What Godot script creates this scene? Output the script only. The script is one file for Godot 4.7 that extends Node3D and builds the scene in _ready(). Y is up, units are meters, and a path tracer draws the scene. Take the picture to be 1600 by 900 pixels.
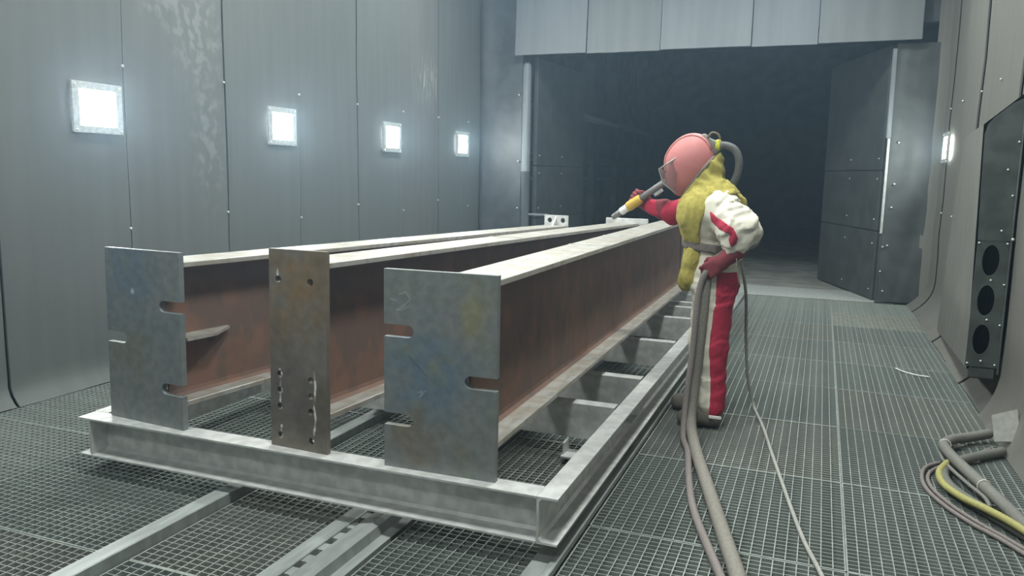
extends Node3D
# A blast-cleaning hall: rubber-lined room, grating floor, trolley with three steel beams, one worker.

var M := {}
var sphere_bolt: Mesh
var nothing: Callable
var rng := RandomNumberGenerator.new()

# ------------------------------------------------------------------ shape helpers
func st_new(smooth := false) -> SurfaceTool:
	var s := SurfaceTool.new()
	s.begin(Mesh.PRIMITIVE_TRIANGLES)
	s.set_smooth_group(0 if smooth else -1)
	return s

func quad(s: SurfaceTool, a: Vector3, b: Vector3, c: Vector3, d: Vector3) -> void:
	s.add_vertex(a); s.add_vertex(c); s.add_vertex(b)
	s.add_vertex(a); s.add_vertex(d); s.add_vertex(c)

func tri(s: SurfaceTool, a: Vector3, b: Vector3, c: Vector3) -> void:
	s.add_vertex(a); s.add_vertex(c); s.add_vertex(b)

func quad_uv(s: SurfaceTool, p: Array, t: Array) -> void:
	for i in [0, 2, 1, 0, 3, 2]:
		s.set_uv(t[i]); s.add_vertex(p[i])

func box(s: SurfaceTool, l: Vector3, h: Vector3) -> void:
	quad(s, Vector3(l.x, l.y, h.z), Vector3(h.x, l.y, h.z), Vector3(h.x, h.y, h.z), Vector3(l.x, h.y, h.z))
	quad(s, Vector3(h.x, l.y, l.z), Vector3(l.x, l.y, l.z), Vector3(l.x, h.y, l.z), Vector3(h.x, h.y, l.z))
	quad(s, Vector3(h.x, l.y, h.z), Vector3(h.x, l.y, l.z), Vector3(h.x, h.y, l.z), Vector3(h.x, h.y, h.z))
	quad(s, Vector3(l.x, l.y, l.z), Vector3(l.x, l.y, h.z), Vector3(l.x, h.y, h.z), Vector3(l.x, h.y, l.z))
	quad(s, Vector3(l.x, h.y, h.z), Vector3(h.x, h.y, h.z), Vector3(h.x, h.y, l.z), Vector3(l.x, h.y, l.z))
	quad(s, Vector3(l.x, l.y, l.z), Vector3(h.x, l.y, l.z), Vector3(h.x, l.y, h.z), Vector3(l.x, l.y, h.z))

# box with chamfered edges
func cbox(s: SurfaceTool, l: Vector3, h: Vector3, r: float) -> void:
	var c := (l + h) * 0.5
	var e := (h - l) * 0.5
	r = minf(r, minf(e.x, minf(e.y, e.z)) * 0.9)
	var P := func(ax: int, sx: float, sy: float, sz: float) -> Vector3:
		var k := Vector3(e.x - r, e.y - r, e.z - r)
		k[ax] = e[ax]
		return c + Vector3(sx * k.x, sy * k.y, sz * k.z)
	for sg in [-1.0, 1.0]:
		var fx := [P.call(0, sg, -1, -1), P.call(0, sg, 1, -1), P.call(0, sg, 1, 1), P.call(0, sg, -1, 1)]
		var fy := [P.call(1, -1, sg, -1), P.call(1, -1, sg, 1), P.call(1, 1, sg, 1), P.call(1, 1, sg, -1)]
		var fz := [P.call(2, -1, -1, sg), P.call(2, 1, -1, sg), P.call(2, 1, 1, sg), P.call(2, -1, 1, sg)]
		for f in [fx, fy, fz]:
			oquad(s, f[0], f[1], f[2], f[3], c)
	for a in [-1.0, 1.0]:
		for b in [-1.0, 1.0]:
			oquad(s, P.call(0, a, b, -1), P.call(0, a, b, 1), P.call(1, a, b, 1), P.call(1, a, b, -1), c)
			oquad(s, P.call(0, a, -1, b), P.call(0, a, 1, b), P.call(2, a, 1, b), P.call(2, a, -1, b), c)
			oquad(s, P.call(1, -1, a, b), P.call(1, 1, a, b), P.call(2, 1, a, b), P.call(2, -1, a, b), c)
			for d in [-1.0, 1.0]:
				otri(s, P.call(0, a, b, d), P.call(1, a, b, d), P.call(2, a, b, d), c)

func oquad(s: SurfaceTool, a: Vector3, b: Vector3, c: Vector3, d: Vector3, inside: Vector3) -> void:
	if (b - a).cross(c - a).dot(a - inside) >= 0.0: quad(s, a, b, c, d)
	else: quad(s, d, c, b, a)

func otri(s: SurfaceTool, a: Vector3, b: Vector3, c: Vector3, inside: Vector3) -> void:
	if (b - a).cross(c - a).dot(a - inside) >= 0.0: tri(s, a, b, c)
	else: tri(s, a, c, b)

# polygon in the xy plane pushed along z, uv over its bounding box
func prism(s: SurfaceTool, pts: PackedVector2Array, z0: float, z1: float, xf := Transform3D.IDENTITY) -> void:
	if Geometry2D.is_polygon_clockwise(pts): pts.reverse()
	var lo := pts[0]
	var hi := pts[0]
	for p in pts:
		lo = lo.min(p); hi = hi.max(p)
	var sz := hi - lo
	var ids := Geometry2D.triangulate_polygon(pts)
	for i in range(0, ids.size(), 3):
		var a := pts[ids[i]]
		var b := pts[ids[i + 1]]
		var c := pts[ids[i + 2]]
		if (b - a).cross(c - a) < 0.0:
			var t := b; b = c; c = t
		for q in [a, c, b]:
			s.set_uv(Vector2((q.x - lo.x) / sz.x, 1.0 - (q.y - lo.y) / sz.y)); s.add_vertex(xf * Vector3(q.x, q.y, z1))
		for q in [a, b, c]:
			s.set_uv(Vector2((q.x - lo.x) / sz.x, 1.0 - (q.y - lo.y) / sz.y)); s.add_vertex(xf * Vector3(q.x, q.y, z0))
	for i in pts.size():
		var a := pts[i]
		var b := pts[(i + 1) % pts.size()]
		var ua := Vector2((a.x - lo.x) / sz.x, 1.0 - (a.y - lo.y) / sz.y)
		var ub := Vector2((b.x - lo.x) / sz.x, 1.0 - (b.y - lo.y) / sz.y)
		quad_uv(s, [xf * Vector3(a.x, a.y, z0), xf * Vector3(b.x, b.y, z0), xf * Vector3(b.x, b.y, z1), xf * Vector3(a.x, a.y, z1)], [ua, ub, ub, ua])

# flat plate in xy from lo to hi (z from z0 to z1), round holes listed by column: [[x_left, x_right, [[cx, cy, rx, ry], ...]], ...]
func holed_plate(s: SurfaceTool, lo: Vector2, hi: Vector2, z0: float, z1: float, columns: Array) -> void:
	var uv := func(x: float, y: float) -> Vector2: return Vector2((x - lo.x) / (hi.x - lo.x), 1.0 - (y - lo.y) / (hi.y - lo.y))
	var slab := func(x0: float, y0: float, x1: float, y1: float) -> void:
		var t := [uv.call(x0, y0), uv.call(x1, y0), uv.call(x1, y1), uv.call(x0, y1)]
		quad_uv(s, [Vector3(x0, y0, z1), Vector3(x1, y0, z1), Vector3(x1, y1, z1), Vector3(x0, y1, z1)], t)
		quad_uv(s, [Vector3(x0, y0, z0), Vector3(x0, y1, z0), Vector3(x1, y1, z0), Vector3(x1, y0, z0)], [t[0], t[3], t[2], t[1]])
	var x := lo.x
	for col in columns:
		if col[0] > x: slab.call(x, lo.y, col[0], hi.y)
		var y := lo.y
		var hs: Array = col[2].duplicate()
		hs.sort_custom(func(a, b): return a[1] < b[1])
		for i in hs.size():
			var h: Array = hs[i]
			var y0: float = h[1] - h[3] * 1.3
			var y1: float = h[1] + h[3] * 1.3
			if y0 > y: slab.call(col[0], y, col[1], y0)
			y = y1
			var n := 24
			for k in n:
				var a0 := TAU * k / n
				var a1 := TAU * (k + 1) / n
				var i0 := Vector2(h[0] + cos(a0) * h[2], h[1] + sin(a0) * h[3])
				var i1 := Vector2(h[0] + cos(a1) * h[2], h[1] + sin(a1) * h[3])
				var o0 := edge_of(h, col[0], col[1], y0, y1, a0)
				var o1 := edge_of(h, col[0], col[1], y0, y1, a1)
				var tq := [uv.call(i0.x, i0.y), uv.call(o0.x, o0.y), uv.call(o1.x, o1.y), uv.call(i1.x, i1.y)]
				quad_uv(s, [Vector3(i0.x, i0.y, z1), Vector3(o0.x, o0.y, z1), Vector3(o1.x, o1.y, z1), Vector3(i1.x, i1.y, z1)], tq)
				quad_uv(s, [Vector3(i0.x, i0.y, z0), Vector3(i1.x, i1.y, z0), Vector3(o1.x, o1.y, z0), Vector3(o0.x, o0.y, z0)], [tq[0], tq[3], tq[2], tq[1]])
				quad_uv(s, [Vector3(i0.x, i0.y, z0), Vector3(i0.x, i0.y, z1), Vector3(i1.x, i1.y, z1), Vector3(i1.x, i1.y, z0)], [tq[0], tq[0], tq[3], tq[3]])
		if y < hi.y: slab.call(col[0], y, col[1], hi.y)
		x = col[1]
	if x < hi.x: slab.call(x, lo.y, hi.x, hi.y)
	var c := [Vector2(lo.x, lo.y), Vector2(hi.x, lo.y), Vector2(hi.x, hi.y), Vector2(lo.x, hi.y)]
	for i in 4:
		var a: Vector2 = c[i]
		var b: Vector2 = c[(i + 1) % 4]
		quad_uv(s, [Vector3(a.x, a.y, z0), Vector3(b.x, b.y, z0), Vector3(b.x, b.y, z1), Vector3(a.x, a.y, z1)], [uv.call(a.x, a.y), uv.call(b.x, b.y), uv.call(b.x, b.y), uv.call(a.x, a.y)])

func edge_of(h: Array, x0: float, x1: float, y0: float, y1: float, a: float) -> Vector2:
	# point on the rectangle seen from the hole centre at angle a (angles snapped so that the corners are met)
	var cx: float = h[0]
	var cy: float = h[1]
	var q := int(round(a / (TAU / 24.0))) % 24
	var k := q % 6
	var side := int(q / 6.0)
	var f := k / 6.0
	var cs := [Vector2(x1, y1), Vector2(x0, y1), Vector2(x0, y0), Vector2(x1, y0)]
	var mids := [Vector2(x1, cy), Vector2(cx, y1), Vector2(x0, cy), Vector2(cx, y0)]
	var m0: Vector2 = mids[side]
	var m1: Vector2 = mids[(side + 1) % 4]
	var co: Vector2 = cs[side]
	return m0.lerp(co, f * 2.0) if f <= 0.5 else co.lerp(m1, f * 2.0 - 1.0)

func smooth_path(p: Array, per := 8) -> PackedVector3Array:
	var out := PackedVector3Array()
	for i in p.size() - 1:
		var p0: Vector3 = p[maxi(i - 1, 0)]
		var p1: Vector3 = p[i]
		var p2: Vector3 = p[i + 1]
		var p3: Vector3 = p[mini(i + 2, p.size() - 1)]
		for k in per:
			out.append(p1.cubic_interpolate(p2, p0, p3, float(k) / per))
	out.append(p[p.size() - 1])
	return out

func tube(s: SurfaceTool, path: PackedVector3Array, r: float, n := 10, closed := false, r2 := -1.0) -> void:
	var rings := []
	var t0 := (path[1] - path[0]).normalized()
	var u := t0.cross(Vector3.UP if absf(t0.y) < 0.9 else Vector3.RIGHT).normalized()
	var cnt := path.size()
	for i in cnt:
		var t: Vector3
		if closed: t = (path[(i + 1) % cnt] - path[(i - 1 + cnt) % cnt]).normalized()
		else: t = (path[mini(i + 1, cnt - 1)] - path[maxi(i - 1, 0)]).normalized()
		u = (u - t * u.dot(t)).normalized()
		var v := t.cross(u)
		var ring := PackedVector3Array()
		var rr := r if r2 < 0.0 else lerpf(r, r2, float(i) / (cnt - 1))
		for k in n:
			var a := TAU * k / n
			ring.append(path[i] + (u * cos(a) + v * sin(a)) * rr)
		rings.append(ring)
	var m := cnt if closed else cnt - 1
	for i in m:
		var a: PackedVector3Array = rings[i]
		var b: PackedVector3Array = rings[(i + 1) % cnt]
		for k in n:
			var k2 := (k + 1) % n
			quad(s, a[k], a[k2], b[k2], b[k])
	if not closed:
		for k in range(1, n - 1):
			tri(s, rings[0][0], rings[0][k + 1], rings[0][k])
			tri(s, rings[cnt - 1][0], rings[cnt - 1][k], rings[cnt - 1][k + 1])

# profile [[radius, height], ...] turned about y
func lathe(s: SurfaceTool, prof: Array, n := 24, xf := Transform3D.IDENTITY) -> void:
	for i in prof.size() - 1:
		for k in n:
			var a0 := TAU * k / n
			var a1 := TAU * (k + 1) / n
			var A := xf * Vector3(prof[i][0] * cos(a0), prof[i][1], prof[i][0] * sin(a0))
			var B := xf * Vector3(prof[i][0] * cos(a1), prof[i][1], prof[i][0] * sin(a1))
			var C := xf * Vector3(prof[i + 1][0] * cos(a1), prof[i + 1][1], prof[i + 1][0] * sin(a1))
			var D := xf * Vector3(prof[i + 1][0] * cos(a0), prof[i + 1][1], prof[i + 1][0] * sin(a0))
			quad(s, A, D, C, B)

# ------------------------------------------------------------------ node helpers
func put(node: Node3D, called: String, parent: Node) -> void:
	var nm := called
	var k := 0
	while parent.has_node(NodePath(nm)):
		k += 1
		nm = "%s_%03d" % [called, k]
	node.name = nm
	parent.add_child(node, true)

func obj(called: String, shape, mat: Material, parent: Node = null) -> MeshInstance3D:
	var o := MeshInstance3D.new()
	if shape is SurfaceTool:
		shape.generate_normals()
		o.mesh = shape.commit()
	else:
		o.mesh = shape
	o.material_override = mat
	o.cast_shadow = GeometryInstance3D.SHADOW_CASTING_SETTING_ON
	put(o, called, self if parent == null else parent)
	return o

func tag(o: Node, label: String, category: String, group := "") -> void:
	o.set_meta("label", label)
	o.set_meta("category", category)
	if group != "": o.set_meta("group", group)

func thing(called: String, label: String, category: String, at := Vector3.ZERO, group := "") -> Node3D:
	var o := Node3D.new()
	put(o, called, self)
	o.position = at
	tag(o, label, category, group)
	return o

func struct(called: String, label := "", at := Vector3.ZERO) -> Node3D:
	var o := Node3D.new()
	put(o, called, self)
	o.position = at
	o.set_meta("kind", "structure")
	if label != "": o.set_meta("label", label)
	return o

func boxed(called: String, l: Vector3, h: Vector3, mat: Material, parent: Node = null, bevel := 0.0) -> MeshInstance3D:
	var s := st_new()
	if bevel > 0.0: cbox(s, l, h, bevel)
	else: box(s, l, h)
	return obj(called, s, mat, parent)

func bolt(parent: Node3D, at: Vector3, size := 0.012, mat: Material = null) -> void:
	var o := obj("bolt", sphere_bolt, M.bolt if mat == null else mat, parent)
	o.position = at
	o.scale = Vector3.ONE * size

# ------------------------------------------------------------------ materials
func noise_of(sd: int, freq: float, oct := 4) -> FastNoiseLite:
	var n := FastNoiseLite.new()
	n.seed = sd
	n.frequency = freq
	n.fractal_octaves = oct
	n.noise_type = FastNoiseLite.TYPE_SIMPLEX_SMOOTH
	return n

func tex_of(w: int, h: int, f: Callable) -> ImageTexture:
	var im := Image.create(w, h, false, Image.FORMAT_RGB8)
	for y in h:
		for x in w:
			im.set_pixel(x, y, f.call(float(x) / w, float(y) / h))
	return ImageTexture.create_from_image(im)

# seamless grey noise as bytes, frequency fx across and fy down a 256 square
func seamless(sd: int, fx: float, fy: float, oct := 4) -> PackedByteArray:
	var w := clampi(int(256.0 * fy / maxf(fx, fy)), 16, 256)
	var h := clampi(int(256.0 * fx / maxf(fx, fy)), 16, 256)
	var n := noise_of(sd, maxf(fx, fy) / 256.0, oct)
	var im := n.get_seamless_image(h, w)
	im.resize(256, 256, Image.INTERPOLATE_CUBIC)
	im.convert(Image.FORMAT_L8)
	return im.get_data()

# mottling between two greys that repeats without a seam
func mottle(sd: int, lo: float, hi: float, fx: float, fy: float) -> ImageTexture:
	var a := seamless(sd, fx, fy)
	var d := PackedByteArray()
	d.resize(256 * 256 * 3)
	for i in 256 * 256:
		var g := int(255.0 * lerpf(lo, hi, smoothstep(0.2, 0.8, a[i] / 255.0)))
		d[i * 3] = g; d[i * 3 + 1] = g; d[i * 3 + 2] = g
	return ImageTexture.create_from_image(Image.create_from_data(256, 256, false, Image.FORMAT_RGB8, d))

# three colours mixed by two such noises
func mix3(c0: Color, c1: Color, c2: Color, a: PackedByteArray, b: PackedByteArray, k1 := 1.0, k2 := 0.8) -> ImageTexture:
	var d := PackedByteArray()
	d.resize(256 * 256 * 3)
	for i in 256 * 256:
		var c := c0.lerp(c1, k1 * smoothstep(0.3, 0.75, a[i] / 255.0)).lerp(c2, k2 * smoothstep(0.5, 0.85, b[i] / 255.0))
		d[i * 3] = int(c.r * 255.0); d[i * 3 + 1] = int(c.g * 255.0); d[i * 3 + 2] = int(c.b * 255.0)
	return ImageTexture.create_from_image(Image.create_from_data(256, 256, false, Image.FORMAT_RGB8, d))

func mat(c: Color, rough := 0.8, metal := 0.0, tex: Texture2D = null, scale := 1.0, world := false) -> StandardMaterial3D:
	var m := StandardMaterial3D.new()
	m.albedo_color = c
	m.roughness = rough
	m.metallic = metal
	if tex:
		m.albedo_texture = tex
		m.uv1_triplanar = true
		m.uv1_world_triplanar = world
		m.uv1_scale = Vector3.ONE * scale
	return m

func c8(r: int, g: int, b: int) -> Color:
	return Color(r / 255.0, g / 255.0, b / 255.0)

func blob(u: float, v: float, cu: float, cv: float, ru: float, rv: float) -> float:
	return exp(-(pow((u - cu) / ru, 2.0) + pow((v - cv) / rv, 2.0)))

func stroke(u: float, v: float, pts: Array, w: float, asp: float) -> float:
	var best := 9.0
	var p := Vector2(u * asp, v)
	for i in pts.size() - 1:
		var a := Vector2(pts[i].x * asp, pts[i].y)
		var b := Vector2(pts[i + 1].x * asp, pts[i + 1].y)
		best = minf(best, p.distance_to(Geometry2D.get_closest_point_to_segment(p, a, b)))
	return clampf(1.6 - best / w, 0.0, 1.0)

func make_materials() -> void:
	var fine := mottle(3, 0.90, 1.0, 8.0, 8.0)
	var streak := mottle(5, 0.90, 1.0, 12.0, 2.0)
	var cloudy := mottle(8, 0.84, 1.0, 5.0, 5.0)
	M.fine = fine
	M.wall = mat(c8(92, 97, 96), 0.75, 0.0, streak, 0.5, true)
	M.skirt = mat(c8(132, 138, 134), 0.8, 0.0, fine, 0.7, true)
	M.wall_right = mat(c8(106, 106, 100), 0.75, 0.0, streak, 0.6, true)
	M.backing = mat(c8(60, 66, 68), 0.9)
	M.ceiling = mat(c8(88, 92, 92), 0.85, 0.0, cloudy, 0.4, true)
	M.dark_lining = mat(c8(72, 78, 82), 0.6, 0.0, cloudy, 0.6, true)
	M.door = mat(c8(66, 71, 71), 0.6, 0.0, cloudy, 0.5, true)
	M.post = mat(c8(112, 120, 124), 0.5, 0.0, streak, 0.8, true)
	M.strip = mat(c8(170, 176, 174), 0.6, 0.0, fine, 2.0, true)
	M.hall_wall = mat(c8(96, 104, 110), 0.9, 0.0, cloudy, 0.3, true)
	M.hall_floor = mat(c8(150, 152, 146), 0.85, 0.0, cloudy, 0.35, true)
	M.pit = mat(c8(72, 77, 74), 0.95)
	M.bolt = mat(c8(200, 205, 202), 0.35, 0.6)
	M.grating = []
	for k in 4:
		M.grating.append(mat([c8(150, 158, 153), c8(145, 153, 149), c8(152, 157, 151), c8(147, 156, 152)][k], 0.6, 0.2, fine, 1.5, true))
	M.grit = mat(c8(120, 124, 116), 0.95, 0.0, cloudy, 2.0, true)
	M.rail = mat(c8(166, 172, 170), 0.5, 0.25, streak, 1.5, true)
	M.blasted = mat(c8(214, 216, 214), 0.5, 0.45, fine, 1.3)
	M.flange = tan_flange()
	M.web = rust_web()
	M.steel_edge = mat(c8(150, 152, 150), 0.5, 0.3, fine, 2.0)
	M.duct_metal = mat(c8(88, 95, 92), 0.45, 0.3, cloudy, 1.0, true)
	M.dark = mat(c8(24, 28, 28), 0.9)
	M.frame = mat(c8(176, 182, 180), 0.5, 0.2, fine, 3.0)
	M.glow = StandardMaterial3D.new()
	M.glow.albedo_color = Color(1, 1, 1)
	M.glow.emission_enabled = true
	M.glow.emission = Color(0.985, 1.0, 0.985)
	M.glow.emission_energy_multiplier = 22.0

func tan_flange() -> StandardMaterial3D:
	return mat(Color.WHITE, 0.45, 0.42, mix3(c8(184, 183, 178), c8(170, 162, 149), c8(146, 142, 136), seamless(31, 3, 8), seamless(32, 9, 3), 0.9, 0.6), 1.2)

func rust_web() -> StandardMaterial3D:
	return mat(Color.WHITE, 0.75, 0.0, mix3(c8(106, 84, 74), c8(122, 91, 76), c8(92, 80, 74), seamless(41, 4, 3), seamless(42, 10, 5), 1.0, 0.6), 0.7)

# scale and weathering of the three end plates: bluish mill scale, rust bloom, chalk strokes
func plate_tex(which: int) -> StandardMaterial3D:
	var n := noise_of(60 + which, 3.0, 5)
	var n2 := noise_of(90 + which, 14.0, 3)
	var asp := 0.6 if which != 1 else 0.35
	var t := tex_of(256, 416, func(u: float, v: float) -> Color:
		var p := n.get_noise_2d(u * asp, v)
		var q := n2.get_noise_2d(u * asp, v)
		var c := c8(122, 126, 126)
		if which == 0:
			c = c.lerp(c8(102, 120, 134), clampf(blob(u, v, 0.3, 0.2, 0.35, 0.25) + p, 0.0, 0.8))
			c = c.lerp(c8(120, 120, 108), clampf(blob(u, v, 0.3, 0.6, 0.3, 0.2) + p * 1.5 - 0.3, 0.0, 0.7))
			c = c.lerp(c8(185, 195, 205), clampf(blob(u, v, 0.37, 0.24, 0.025, 0.018) * 1.5 - 0.2, 0.0, 0.9))
		elif which == 1:
			c = c8(116, 110, 102)
			c = c.lerp(c8(132, 106, 72), clampf(blob(u, v, 0.5, 0.25, 0.3, 0.22) * 0.9 + p * 1.4 - 0.1, 0.0, 0.85))
			c = c.lerp(c8(92, 88, 84), clampf(blob(u, v, 0.45, 0.75, 0.7, 0.3) + p - 0.2, 0.0, 0.7))
			var ch := 0.0
			for g in [[0.155, 0.10, 0.155, 0.15], [0.17, 0.60, 0.18, 0.65], [0.18, 0.65, 0.17, 0.79], [0.78, 0.59, 0.80, 0.66], [0.80, 0.66, 0.79, 0.74], [0.77, 0.75, 0.80, 0.83], [0.80, 0.83, 0.77, 0.91], [0.19, 0.89, 0.17, 0.95]]:
				ch = maxf(ch, stroke(u, v, [Vector2(g[0], g[1]), Vector2(g[2], g[3])], 0.004 + 0.004 * absf(q), asp) * clampf(0.7 + q, 0.2, 1.0))
			c = c.lerp(c8(214, 214, 208), ch)
		else:
			c = c.lerp(c8(98, 118, 136), clampf(blob(u, v, 0.4, 0.5, 0.4, 0.22) + p, 0.0, 0.85))
			c = c.lerp(c8(138, 134, 100), clampf(blob(u, v, 0.78, 0.22, 0.14, 0.12) * 0.9 + p * 0.8, 0.0, 0.7))
			c = c.lerp(c8(120, 112, 100), clampf(blob(u, v, 0.3, 0.86, 0.4, 0.14) + p * 1.2 - 0.3, 0.0, 0.7))
			var ch2 := stroke(u, v, [Vector2(0.14, 0.12), Vector2(0.20, 0.105), Vector2(0.24, 0.14), Vector2(0.19, 0.17), Vector2(0.11, 0.20), Vector2(0.16, 0.195), Vector2(0.23, 0.175)], 0.003, asp)
			ch2 = maxf(ch2, stroke(u, v, [Vector2(0.05, 0.145), Vector2(0.11, 0.15)], 0.003, asp))
			ch2 = maxf(ch2, stroke(u, v, [Vector2(0.31, 0.60), Vector2(0.35, 0.59), Vector2(0.33, 0.62), Vector2(0.38, 0.585)], 0.003, asp) * 1.2)
			c = c.lerp(c8(160, 168, 170), ch2 * 0.6)
			c = c.lerp(c8(76, 80, 86), stroke(u, v, [Vector2(0.22, 0.42), Vector2(0.33, 0.48), Vector2(0.38, 0.51)], 0.003, asp) * 0.5)
		var g2 := 1.0 + q * 0.10
		return Color(c.r * g2, c.g * g2, c.b * g2))
	var m := StandardMaterial3D.new()
	m.albedo_texture = t
	m.roughness = 0.5
	m.metallic = 0.25
	return m

# ------------------------------------------------------------------ lamps
const LAMP_COLOR := Color(0.985, 1.0, 0.975)

func area(parent: Node3D, at: Vector3, look: Vector3, size: Vector2, energy: float) -> void:
	var l := AreaLight3D.new()
	l.area_size = size
	l.area_normalize_energy = true
	l.light_energy = energy
	l.light_color = LAMP_COLOR
	l.shadow_enabled = true
	l.area_range = 30.0
	put(l, "lamp_light", parent)
	l.position = at
	var up := Vector3.UP if absf(look.y) < 0.9 else Vector3.RIGHT
	l.basis = Basis.looking_at(look, up)

func wall_lamp(at: Vector3, side: float, label: String, energy: float) -> void:
	# side +1: on the left wall, shining to +x
	var t := thing("wall_lamp", label, "lamp", at, "square wall lamps")
	var s := st_new()
	var o := 0.20; var oy := 0.168; var i := 0.145; var iy := 0.118; var d := 0.022
	for q in [[-o, -oy, o, -iy], [-o, iy, o, oy], [-o, -iy, -i, iy], [i, -iy, o, iy]]:
		cbox(s, Vector3(0.0 if side > 0 else -d, q[1], q[0]), Vector3(d if side > 0 else 0.0, q[3], q[2]), 0.003)
	obj("frame_plate", s, M.frame, t)
	boxed("lamp_glass", Vector3(-0.006 if side > 0 else -0.010, -iy, -i), Vector3(0.010 if side > 0 else 0.006, iy, i), M.glow, t, 0.003)
	for a in [-1.0, 1.0]:
		for b in [-1.0, 1.0]:
			bolt(t, Vector3(d * side, b * 0.148, a * 0.178), 0.009)
	area(t, Vector3(0.016 * side, 0, 0), Vector3(side, 0, 0), Vector2(i * 2.0, iy * 2.0), energy)

func ceiling_lamp(at: Vector3, label: String, energy: float) -> void:
	var t := thing("ceiling_lamp", label, "lamp", at, "ceiling floodlights")
	boxed("housing", Vector3(-0.32, -0.10, -0.32), Vector3(0.32, 0.0, 0.32), M.frame, t, 0.01)
	boxed("lamp_glass", Vector3(-0.27, -0.115, -0.27), Vector3(0.27, -0.10, 0.27), M.glow, t, 0.004)
	area(t, Vector3(0, -0.13, 0), Vector3(0, -1, 0), Vector2(0.54, 0.54), energy)

# ------------------------------------------------------------------ setting
# one hanging lining sheet as a closed slab; f gives the face point for (along, height)
func sheet(called: String, parent: Node3D, a0: float, a1: float, heights: Array, face: Callable, back: Vector3, m: Material, na := 5) -> MeshInstance3D:
	var s := st_new(true)
	var P := []
	for j in heights.size():
		var row := []
		for i in na + 1:
			row.append(face.call(lerpf(a0, a1, float(i) / na), heights[j]))
		P.append(row)
	var top: float = heights[heights.size() - 1]
	var inside: Vector3 = P[heights.size() / 2][na / 2] + back
	for j in heights.size() - 1:
		for i in na:
			var q := [P[j][i], P[j][i + 1], P[j + 1][i + 1], P[j + 1][i]]
			var t := [Vector2(float(i) / na, 1.0 - heights[j] / top), Vector2(float(i + 1) / na, 1.0 - heights[j] / top), Vector2(float(i + 1) / na, 1.0 - heights[j + 1] / top), Vector2(float(i) / na, 1.0 - heights[j + 1] / top)]
			if (q[1] - q[0]).cross(q[2] - q[0]).dot(back) > 0.0:
				q.reverse(); t.reverse()
			quad_uv(s, q, t)
			var r := [q[3] + back, q[2] + back, q[1] + back, q[0] + back]
			quad_uv(s, r, [t[3], t[2], t[1], t[0]])
	s.set_smooth_group(-1)
	for j in heights.size() - 1:
		for i in [0, na]:
			var q := [P[j][i], P[j + 1][i], P[j + 1][i] + back, P[j][i] + back]
			if (q[1] - q[0]).cross(q[2] - q[0]).dot(q[0] - inside) < 0.0: q.reverse()
			quad_uv(s, q, [Vector2.ZERO, Vector2.ZERO, Vector2.ZERO, Vector2.ZERO])
	for i in na:
		for j in [0, heights.size() - 1]:
			var q := [P[j][i], P[j][i + 1], P[j][i + 1] + back, P[j][i] + back]
			if (q[1] - q[0]).cross(q[2] - q[0]).dot(q[0] - inside) < 0.0: q.reverse()
			quad_uv(s, q, [Vector2.ZERO, Vector2.ZERO, Vector2.ZERO, Vector2.ZERO])
	return obj(called, s, m, parent)

# lining material with scuffs of its own (which: 0 plain, 1 pale blotches, 2 vertical scratches)
func sheet_mat(which: int, base: Color) -> StandardMaterial3D:
	var n := noise_of(110 + which, 2.0, 4)
	var n2 := noise_of(120 + which, 9.0, 3)
	var t := tex_of(128, 512, func(u: float, v: float) -> Color:
		var p := n.get_noise_2d(u * 3.0, v * 0.8)
		var q := n2.get_noise_2d(u, v * 4.0)
		var k := 0.96 + p * 0.06
		var c := Color(base.r * k, base.g * k, base.b * k)
		if which == 1:
			var w := blob(u, v, 0.7, 0.44, 0.22, 0.06) + blob(u, v, 0.8, 0.62, 0.14, 0.10) * 0.7 + blob(u, v, 0.35, 0.40, 0.2, 0.03) * 0.8
			c = c.lerp(c8(176, 182, 180), clampf(w * (q * 0.9 + 0.08), 0.0, 0.22))
		elif which == 2:
			var sc := n2.get_noise_2d(u * 8.0, v * 0.9)
			c = c.lerp(c8(180, 184, 180), clampf(blob(u, v, 0.7, 0.43, 0.3, 0.05) * (sc * 3.0), 0.0, 0.7))
		return c)
	var m := StandardMaterial3D.new()
	m.albedo_texture = t
	m.roughness = 0.7
	return m

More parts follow.
